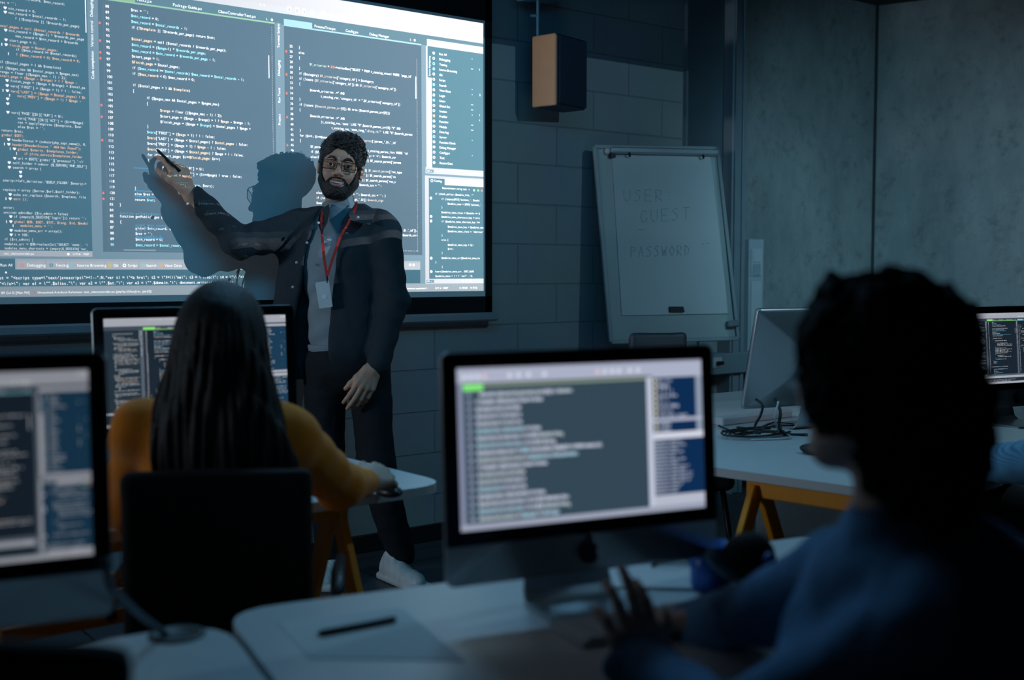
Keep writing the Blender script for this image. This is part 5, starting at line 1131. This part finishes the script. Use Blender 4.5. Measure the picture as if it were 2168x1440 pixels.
def b3b(P):
    d = ell(P, q3(1940, 1430, -.02), (.14, .10, .20)); d = smin(d, caps(P, q3(1895, 1080), q3(1930, 1200), .055, .07), .03); d = smin(d, ell(P, q3(1960, 1600, -.02), (.15, .12, .22)), .05)
    for a, b, c in ((S3r, E3r, W3r), (S3l, E3l, W3l)): d = smin(d, smin(caps(P, a, b, .04, .035), caps(P, b, c, .034, .026), .02), .03)
    return d
pr = [surf(b3, Hc-[.14, .17, .22], Hc+[.14, .17, .14], .0035), surf(b3b, [-.55, -.4, .45], [.42, .60, 1.12], .011)]
fl3 = q3(1325, 1240, .26)-W3l
h3 = hand_parts(W3l, fl3, (.85, .3, 0), (.2, -.9, .3), [(.25, .3, .2), (.15, .2, .15), (.25, .3, .2), (.4, .4, .2)], .98, spread=.07, thumb=(.5, .1, .1)); pr.append(hand_mesh(h3, [(W3l, W3l+(E3l-W3l)*.3, .025, .03)], .003))
h4 = hand_parts(W3r, q3(1420, 1318, .42)-W3r, (-.4, -.5, .3), (.1, .1, 1), [(.7, .8, .4), (.75, .8, .4), (.8, .8, .4), (.85, .8, .4)], .98, thumb=(.5, .3, .3)); pr.append(hand_mesh(h4, [(W3r, W3r+(E3r-W3r)*.3, .025, .03)], .003))
V_, Q_ = joinVQ(*pr); cm = mkarr('person', F3.w(V_), Q_, SKIN2); tag(cm, 'seated man with big curly hair and blue denim shirt typing, back to the viewer', 'person')
def ch(P):
    d = ell(P, q3(1886, 765, .0), (.106, .12, .112)); d = smin(d, ell(P, q3(1946, 940, -.03), (.078, .095, .125)), .05); d = smin(d, ell(P, q3(1800, 700, .03), (.06, .08, .07)), .03); d = smin(d, ell(P, q3(1770, 790, -.01), (.045, .06, .07)), .03)
    q = hq3(P); face = ell(q, (0, -.125, -.055), (.062, .072, .085)); d = smax(d, -face, .015)
    return d-.014*noise3(P, 50, 11)-.009*noise3(P, 120, 12)
mkarr('hair', *(lambda VQ: (F3.w(VQ[0]), VQ[1]))(surf(ch, Hc-[.16, .2, .24], Hc+[.24, .2, .24], .004)), CURLY, cm, label='big curly dark hair')
def shirt(P):
    d = ell(P, q3(1975, 1415, -.02), (.185, .14, .20)); d = smin(d, ell(P, q3(1970, 1620, -.02), (.18, .15, .24)), .06); d = smin(d, caps(P, S3r, S3l, .062), .05); d = smin(d, caps(P, q3(1915, 1112, -.01), q3(1915, 1200, 0), .066, .10), .04)
    a = smin(caps(P, S3r, E3r, .066, .052), caps(P, E3r, W3r+(W3r-E3r)*.22, .052, .046), .03); b = smin(caps(P, S3l, E3l, .068, .055), caps(P, E3l, W3l+fl3*.22, .050, .043), .03); b = smin(b, ell(P, q3(1330, 1415, .20), (.040, .03, .024)), .015)
    d = smin(d, a, .03); d = smin(d, b, .03); return d-.006*noise3(P, 20, 21)-.003*noise3(P, 50, 22)
mkarr('denim_shirt', *(lambda VQ: (F3.w(VQ[0]), VQ[1]))(surf(shirt, [-.55, -.4, .46], [.45, .62, 1.12], .008)), DEN, cm, label='blue denim shirt')
def leg3(P):
    a = q3(1980, 1720, -.02); a[2] = .50; d = ell(P, a, (.18, .16, .12)); y_ = F3.l(np.array([0, 0, 0]))[1]
    for s_ in (-1, 1):
        h_ = a+[s_*.09, 0, 0]; k_ = h_+[-.22+s_*.05, .34, .02]; f_ = k_*[1, 1, 0]+[-.02, .02, .08]; d = smin(d, smin(caps(P, h_, k_, .09, .07), caps(P, k_, f_, .065, .05), .02), .03)
    return smax(d, .06-P[:, 2], .01)
a = q3(1980, 1720, -.02); a[2] = .5
mkarr('trousers', *(lambda VQ: (F3.w(VQ[0]), VQ[1]))(surf(leg3, a+[-.6, -.3, -.48], a+[.4, .6, .2], .014)), BLKM, cm)
for s_ in (-1, 1):
    h_ = a+[s_*.09, 0, 0]; k_ = h_+[-.22+s_*.05, .34, .02]; mk('shoe', G().sphere(F3.w([k_[0]-.04, k_[1]+.06, .045]), (.07, .10, .045), 16, 10).geo(), BLK, cm, smooth=True)
recenter(cm, F3.w(a)*[1, 1, 0])
c_ = F3.w(a+[.03, -.13, 0]); chair('black chair under the man with curly hair at the lower right', (c_[0], c_[1], 0), -YAW+.3, .80, .40, seat=False)

# ---------------- the person at the right frame edge
F4 = Frame(2200, 3.0)
def q4(x, y, dd=0.0): return F4.p(x, y, dd)
sw4 = bpy.data.materials.new('striped_blue_knit'); sw4.use_nodes = True; t_ = sw4.node_tree; N_ = t_.nodes; wv = N_.new('ShaderNodeTexWave'); wv.bands_direction = 'Z'; nset(wv, Scale=46.0, Distortion=0.15); tc_ = N_.new('ShaderNodeTexCoord'); mp4 = N_.new('ShaderNodeMapping'); mp4.inputs['Rotation'].default_value = (0.4, 0.65, 0)
t_.links.new(tc_.outputs['Object'], mp4.inputs[0]); t_.links.new(mp4.outputs[0], wv.inputs[0]); rp = N_.new('ShaderNodeValToRGB'); rp.color_ramp.elements[0].color = (0.06, 0.18, 0.30, 1); rp.color_ramp.elements[1].color = (0.12, 0.30, 0.45, 1); rp.color_ramp.elements[0].position = .2; rp.color_ramp.elements[1].position = .5
t_.links.new(wv.outputs['Fac'], rp.inputs[0]); t_.links.new(rp.outputs[0], N_['Principled BSDF'].inputs['Base Color']); N_['Principled BSDF'].inputs['Roughness'].default_value = .9
Hf = q4(2380, 640, .0); Sa, Sb = q4(2270, 830, -.06), q4(2500, 830, .08); Ea, Eb = q4(2235, 975, -.05), q4(2420, 1010, .1); Wa, Wb = q4(2072, 985, .28), q4(2170, 1000, .38)
def b4(P):
    d = ell(P, Hf, (.08, .095, .12)); d = smin(d, caps(P, Hf-[0, 0, .08], Hf-[0, 0, .2], .055, .06), .03); d = smin(d, ell(P, q4(2380, 950, .0), (.14, .1, .22)), .04)
    for a_, b_, c_ in ((Sa, Ea, Wa), (Sb, Eb, Wb)): d = smin(d, smin(caps(P, a_, b_, .042, .035), caps(P, b_, c_, .034, .026), .02), .03)
    return d
VQ = surf(b4, [-.45, -.3, .55], [.45, .6, 1.38], .011)
h5 = hand_parts(Wa, q4(2040, 985, .34)-Wa, (.3, .6, .2), (0, 0, 1), [(.4, .5, .3)]*4, .98); V_, Q_ = joinVQ(VQ, hand_mesh(h5, [(Wa, Wa+(Ea-Wa)*.3, .025, .03)], .0035))
fp = mkarr('person', F4.w(V_), Q_, SKIN2); tag(fp, 'person at the right frame edge, only a striped blue sleeve and forearm visible', 'person')
def s4(P):
    d = ell(P, q4(2380, 950, .0), (.17, .13, .25)); d = smin(d, caps(P, Sa, Sb, .06), .05)
    a_ = smin(caps(P, Sa, Ea, .068, .060), caps(P, Ea, Wa+(Ea-Wa)*.04, .064, .055), .04); b_ = smin(caps(P, Sb, Eb, .06, .05), caps(P, Eb, Wb+(Eb-Wb)*.1, .05, .038), .03)
    return smin(smin(d, a_, .02), b_, .03)-.004*noise3(P, 24, 31)
mkarr('striped_sweater', *(lambda VQ: (F4.w(VQ[0]), VQ[1]))(surf(s4, [-.45, -.3, .55], [.5, .6, 1.12], .008)), sw4, fp, label='blue striped knitted sweater')
def l4(P):
    a = q4(2390, 1130, .0); d = ell(P, a, (.17, .15, .12))
    for s_ in (-1, 1):
        h_ = a+[s_*.09, 0, 0]; k_ = h_+[-.1, .4, 0]; f_ = k_*[1, 1, 0]+[0, 0, .08]; d = smin(d, smin(caps(P, h_, k_, .085, .065), caps(P, k_, f_, .06, .05), .02), .03)
    return smax(d, .05-P[:, 2], .01)
a = q4(2390, 1130, .0); mkarr('trousers', *(lambda VQ: (F4.w(VQ[0]), VQ[1]))(surf(l4, [a[0]-.4, a[1]-.3, .0], [a[0]+.35, a[1]+.6, a[2]+.2], .016)), BLKM, fp)
recenter(fp, F4.w(a)*[1, 1, 0])
c_ = F4.w(a+[.0, -.16, 0]); chair('chair of the person at the right frame edge', (c_[0], c_[1], 0), -YAW+.2, .85, .40, seat=False)

# ------------------------------------------------------------------ small things on the desks
def spl(pts, n=6):
    P = [np.array(p, float) for p in pts]; P = [2*P[0]-P[1]]+P+[2*P[-1]-P[-2]]; out = []
    for i in range(1, len(P)-2):
        for t_ in np.linspace(0, 1, n, endpoint=False): out.append(0.5*(2*P[i]+(P[i+1]-P[i-1])*t_+(2*P[i-1]-5*P[i]+4*P[i+1]-P[i+2])*t_**2+(3*P[i]-P[i-1]-3*P[i+1]+P[i+2])*t_**3))
    return out+[P[-2]]
def on(x, y, z=DZ): return atZ(x, y, z)
kb = empty('keyboard'); tag(kb, 'thin pale keyboard under the hands of the curly haired man', 'keyboard')
k0 = on(1195, 1352); Rk = rotz(R12)
mk('case', G().box((0, -.06, 0), (.43, .06, .010), R=Rk, o=(k0[0], k0[1], DZ), bev=.003).geo(), ALU, kb)
g = G()
for i in range(5):
    for j in range(14): g.box((.012+j*.0292, -.052+i*.0212, .010), (.038+j*.0292, -.034+i*.0212, .0135), R=Rk, o=(k0[0], k0[1], DZ))
mk('keys', g.geo(), WEDGE, kb); recenter(kb, (k0[0], k0[1], DZ))
a, b = on(672, 1350), on(838, 1318)
o = mk('pen', G().tube([(a[0], a[1], DZ+.0065), (a[0]+(b[0]-a[0])*.06, a[1]+(b[1]-a[1])*.06, DZ+.0065), (b[0]*.95+a[0]*.05, b[1]*.95+a[1]*.05, DZ+.0065), (b[0], b[1], DZ+.0065)], [.002, .0055, .0055, .004], n=12).geo(), mat('dark_blue_pen', (0.012, 0.022, 0.035), 0.4), smooth=True); tag(o, 'dark pen lying on the white foreground desk', 'pen'); recenter(o, ((a[0]+b[0])/2, (a[1]+b[1])/2, DZ))
P = [on(*p, DZ) for p in ((588, 1318), (850, 1288), (985, 1400), (655, 1395))]
o = mk('paper_sheet', ([(p[0], p[1], DZ+.0012) for p in P]+[(p[0], p[1], DZ+.0002) for p in P], [(0, 1, 2, 3), (7, 6, 5, 4)]+[(i, (i+1) % 4, 4+(i+1) % 4, 4+i) for i in range(4)]), PAPER); tag(o, 'blank paper sheet under the dark pen', 'paper'); recenter(o, (*P[0][:2], DZ))
# a slim white box behind the large middle monitor
P = [on(*p, DZ) for p in ((1262, 1203), (1478, 1184), (1500, 1252), (1290, 1248))]
o = mk('document_tray', ([(p[0], p[1], DZ+.006) for p in P]+[(p[0], p[1], DZ) for p in P], [(0, 1, 2, 3), (7, 6, 5, 4)]+[(i, (i+1) % 4, 4+(i+1) % 4, 4+i) for i in range(4)]), PAPER); tag(o, 'white notebook lying right of the stand of the large middle computer', 'notebook'); o.name = 'notebook'; recenter(o, (*P[0][:2], DZ))
g = G(); c_ = on(1440, 1196); rs = random.Random(3)
for i in range(5): g.tube([(c_[0]+rs.uniform(-.05, .05)+.10*t_-.05, c_[1]+.025*math.sin(t_*5+i)+rs.uniform(-.003, .003), DZ+.010+.003*i) for t_ in np.linspace(0, 1, 9)], .0028, n=6)
o = mk('cable', g.geo(), BLK, smooth=True); tag(o, 'small tangle of dark cable on the desk beside the blue mug', 'cable'); recenter(o, (c_[0], c_[1], DZ))
# blue mug and headphones
c_ = on(1505, 1246); mg = empty('mug'); tag(mg, 'blue mug on the desk by the sleeve of the curly haired man', 'mug')
mk('cup', G().lathe([(.030, 0), (.038, .003), (.040, .085), (.037, .085), (.035, .006), (.0, .006)], (c_[0], c_[1], DZ), 28).geo(), mat('blue_glaze', (0.03, 0.16, 0.62), 0.3), mg, smooth=True)
mk('handle', G().tube([(c_[0]+.038, c_[1]-.01, DZ+.07), (c_[0]+.062, c_[1]-.02, DZ+.062), (c_[0]+.062, c_[1]-.02, DZ+.03), (c_[0]+.038, c_[1]-.01, DZ+.02)], .005).geo(), mat('blue_glaze_handle', (0.015, 0.08, 0.35), 0.3), mg, smooth=True); recenter(mg, (c_[0], c_[1], DZ))
hp = empty('headphones'); tag(hp, 'black over-ear headphones with grey band hanging beside the blue mug', 'headphones')
c_ = D(1585, 1180, 2.02)
bnd = [D(x, y, 2.0) for x, y in ((1500, 1168), (1515, 1190), (1540, 1212), (1575, 1232))]; mk('headband', G().tube([tuple(p) for p in bnd], .012, n=8).geo(), mat('grey_blue_band', (0.10, 0.22, 0.28), 0.5), hp, smooth=True)
V, Q = surf(lambda P: smin(ell(P, (0, 0, 0), (.050, .045, .045)), ell(P, (.035, .01, -.03), (.04, .035, .04)), .02), (-.1, -.1, -.1), (.1, .1, .1), .006); V = V+c_; mkarr('ear_cushion', V, Q, BLKM, hp)
st_ = G().tube([(c_[0], c_[1], DZ+.002), (c_[0], c_[1], c_[2])], .012).lathe([(.06, 0), (.06, .008)], (c_[0], c_[1], DZ), 20); mk('stand', st_.geo(), BLK, hp); mk('blue_accent', G().sphere(D(1630, 1184, 1.96), .012).geo(), mat('blue_plastic', (0.02, 0.12, 0.45), 0.4), hp, smooth=True)
recenter(hp, (c_[0], c_[1], DZ))
# cable grommet in the left desk and the lead that leaves it
c_ = on(375, 1345); o = mk('cable_grommet', G().lathe([(.045, 0), (.045, .003), (.036, .004), (.034, .002), (0, .002)], (c_[0], c_[1], DZ), 30).geo(), mat('brown_grey_grommet', (0.07, 0.07, 0.065), 0.5), smooth=True); tag(o, 'round cable grommet set in the left foreground desk', 'grommet'); recenter(o, (c_[0], c_[1], DZ))
e = [D(232, 1240, 1.62), D(262, 1270, 1.66), D(300, 1305, 1.74)]
o = mk('power_lead', G().tube(spl([tuple(D(225, 1180, 1.62))]+[tuple(p) for p in e]+[(c_[0]-.025, c_[1], DZ+.012), (c_[0]-.005, c_[1], DZ-.01)]), .0055, n=8).geo(), mat('grey_lead', (0.10, 0.14, 0.17), 0.5), smooth=True); tag(o, 'grey lead rising from the round grommet towards the left monitor', 'cable')
# white adapter strip, cables and hub around the monitor seen from behind
g = G(); c_ = on(1605, 922); rs = random.Random(8)
for i in range(6):
    r_ = .05+.012*i; g.tube([(c_[0]+(r_+rs.uniform(0, .01))*1.5*math.cos(a_), c_[1]+r_*.8*math.sin(a_), DZ+.004+.002*i) for a_ in np.linspace(rs.uniform(0, 3), rs.uniform(5, 8), 16)], .0032, n=6)
for pts in (((1522, 905), (1545, 915), (1580, 918), (1610, 922)), ((1530, 915), (1570, 925), (1640, 905), (1690, 905)), ((1560, 908), (1600, 912), (1640, 897), (1680, 902))): g.tube([(*on(*p)[:2], DZ+.006) for p in pts], .0035, n=6)
o = mk('cable_coil', g.geo(), BLK, smooth=True); tag(o, 'black cable coil on the desk behind the turned away monitor', 'cable'); recenter(o, (c_[0], c_[1], DZ))
g = G().tube(spl([tuple(D(1600, 845, 4.0)), tuple(D(1614, 858, 3.98)), tuple(D(1610, 880, 3.98)), tuple(D(1600, 898, 3.99)), (*on(1598, 922)[:2], DZ+.01)]), .0045, n=6)
o = mk('black_cable', g.geo(), BLK, smooth=True); tag(o, 'black cord plugged into the back of the turned away monitor', 'cable')
g = G().tube(spl([tuple(D(1640, 845, 4.0)), tuple(D(1652, 870, 3.96)), tuple(D(1650, 900, 3.95)), (*on(1662, 922)[:2], DZ+.005), (*on(1710, 924)[:2], DZ+.005)]), .006, n=6)
o = mk('black_cable', g.geo(), BLK, smooth=True); tag(o, 'thick dark cord running through the stand of the turned away monitor', 'cable')
g = G().tube(spl([tuple(D(1648, 850, 3.96)), tuple(D(1641, 885, 3.95)), tuple(on(1650, 918)+[0, 0, .01]), (*on(1672, 930)[:2], DZ+.005), (*on(1590, 934)[:2], DZ+.004)]), .004, n=6)
o = mk('charging_cable', g.geo(), WEDGE, smooth=True); tag(o, 'thin white cable looping in front of the black cable coil', 'cable')
c_ = on(1725, 962); o = mk('computer_mouse', G().sphere((0, 0, 0), (.035, .055, .018), 16, 10).geo(), BLK, smooth=True); o.location = (c_[0], c_[1], DZ+.016); tag(o, 'dark mouse on the right desk just beside the curly hair', 'mouse')
c_ = on(1560, 897, .74); o = mk('power_strip', G().box((0, -.03, 0), (.42, .03, .03), R=rotz(.02), o=(3.22, 2.93, 0), bev=.005).geo(), WEDGE); o.location = (0, 0, .70); tag(o, 'long white power strip lying along the far edge of the right desk', 'power strip')
# solid normals everywhere
import bmesh
for o in list(bpy.data.objects):
    if o.type == 'MESH' and len(o.data.polygons) < 20000 and o.name.split('.')[0] not in ('display',):
        bm = bmesh.new(); bm.from_mesh(o.data); bmesh.ops.recalc_face_normals(bm, faces=bm.faces); bm.to_mesh(o.data); bm.free()
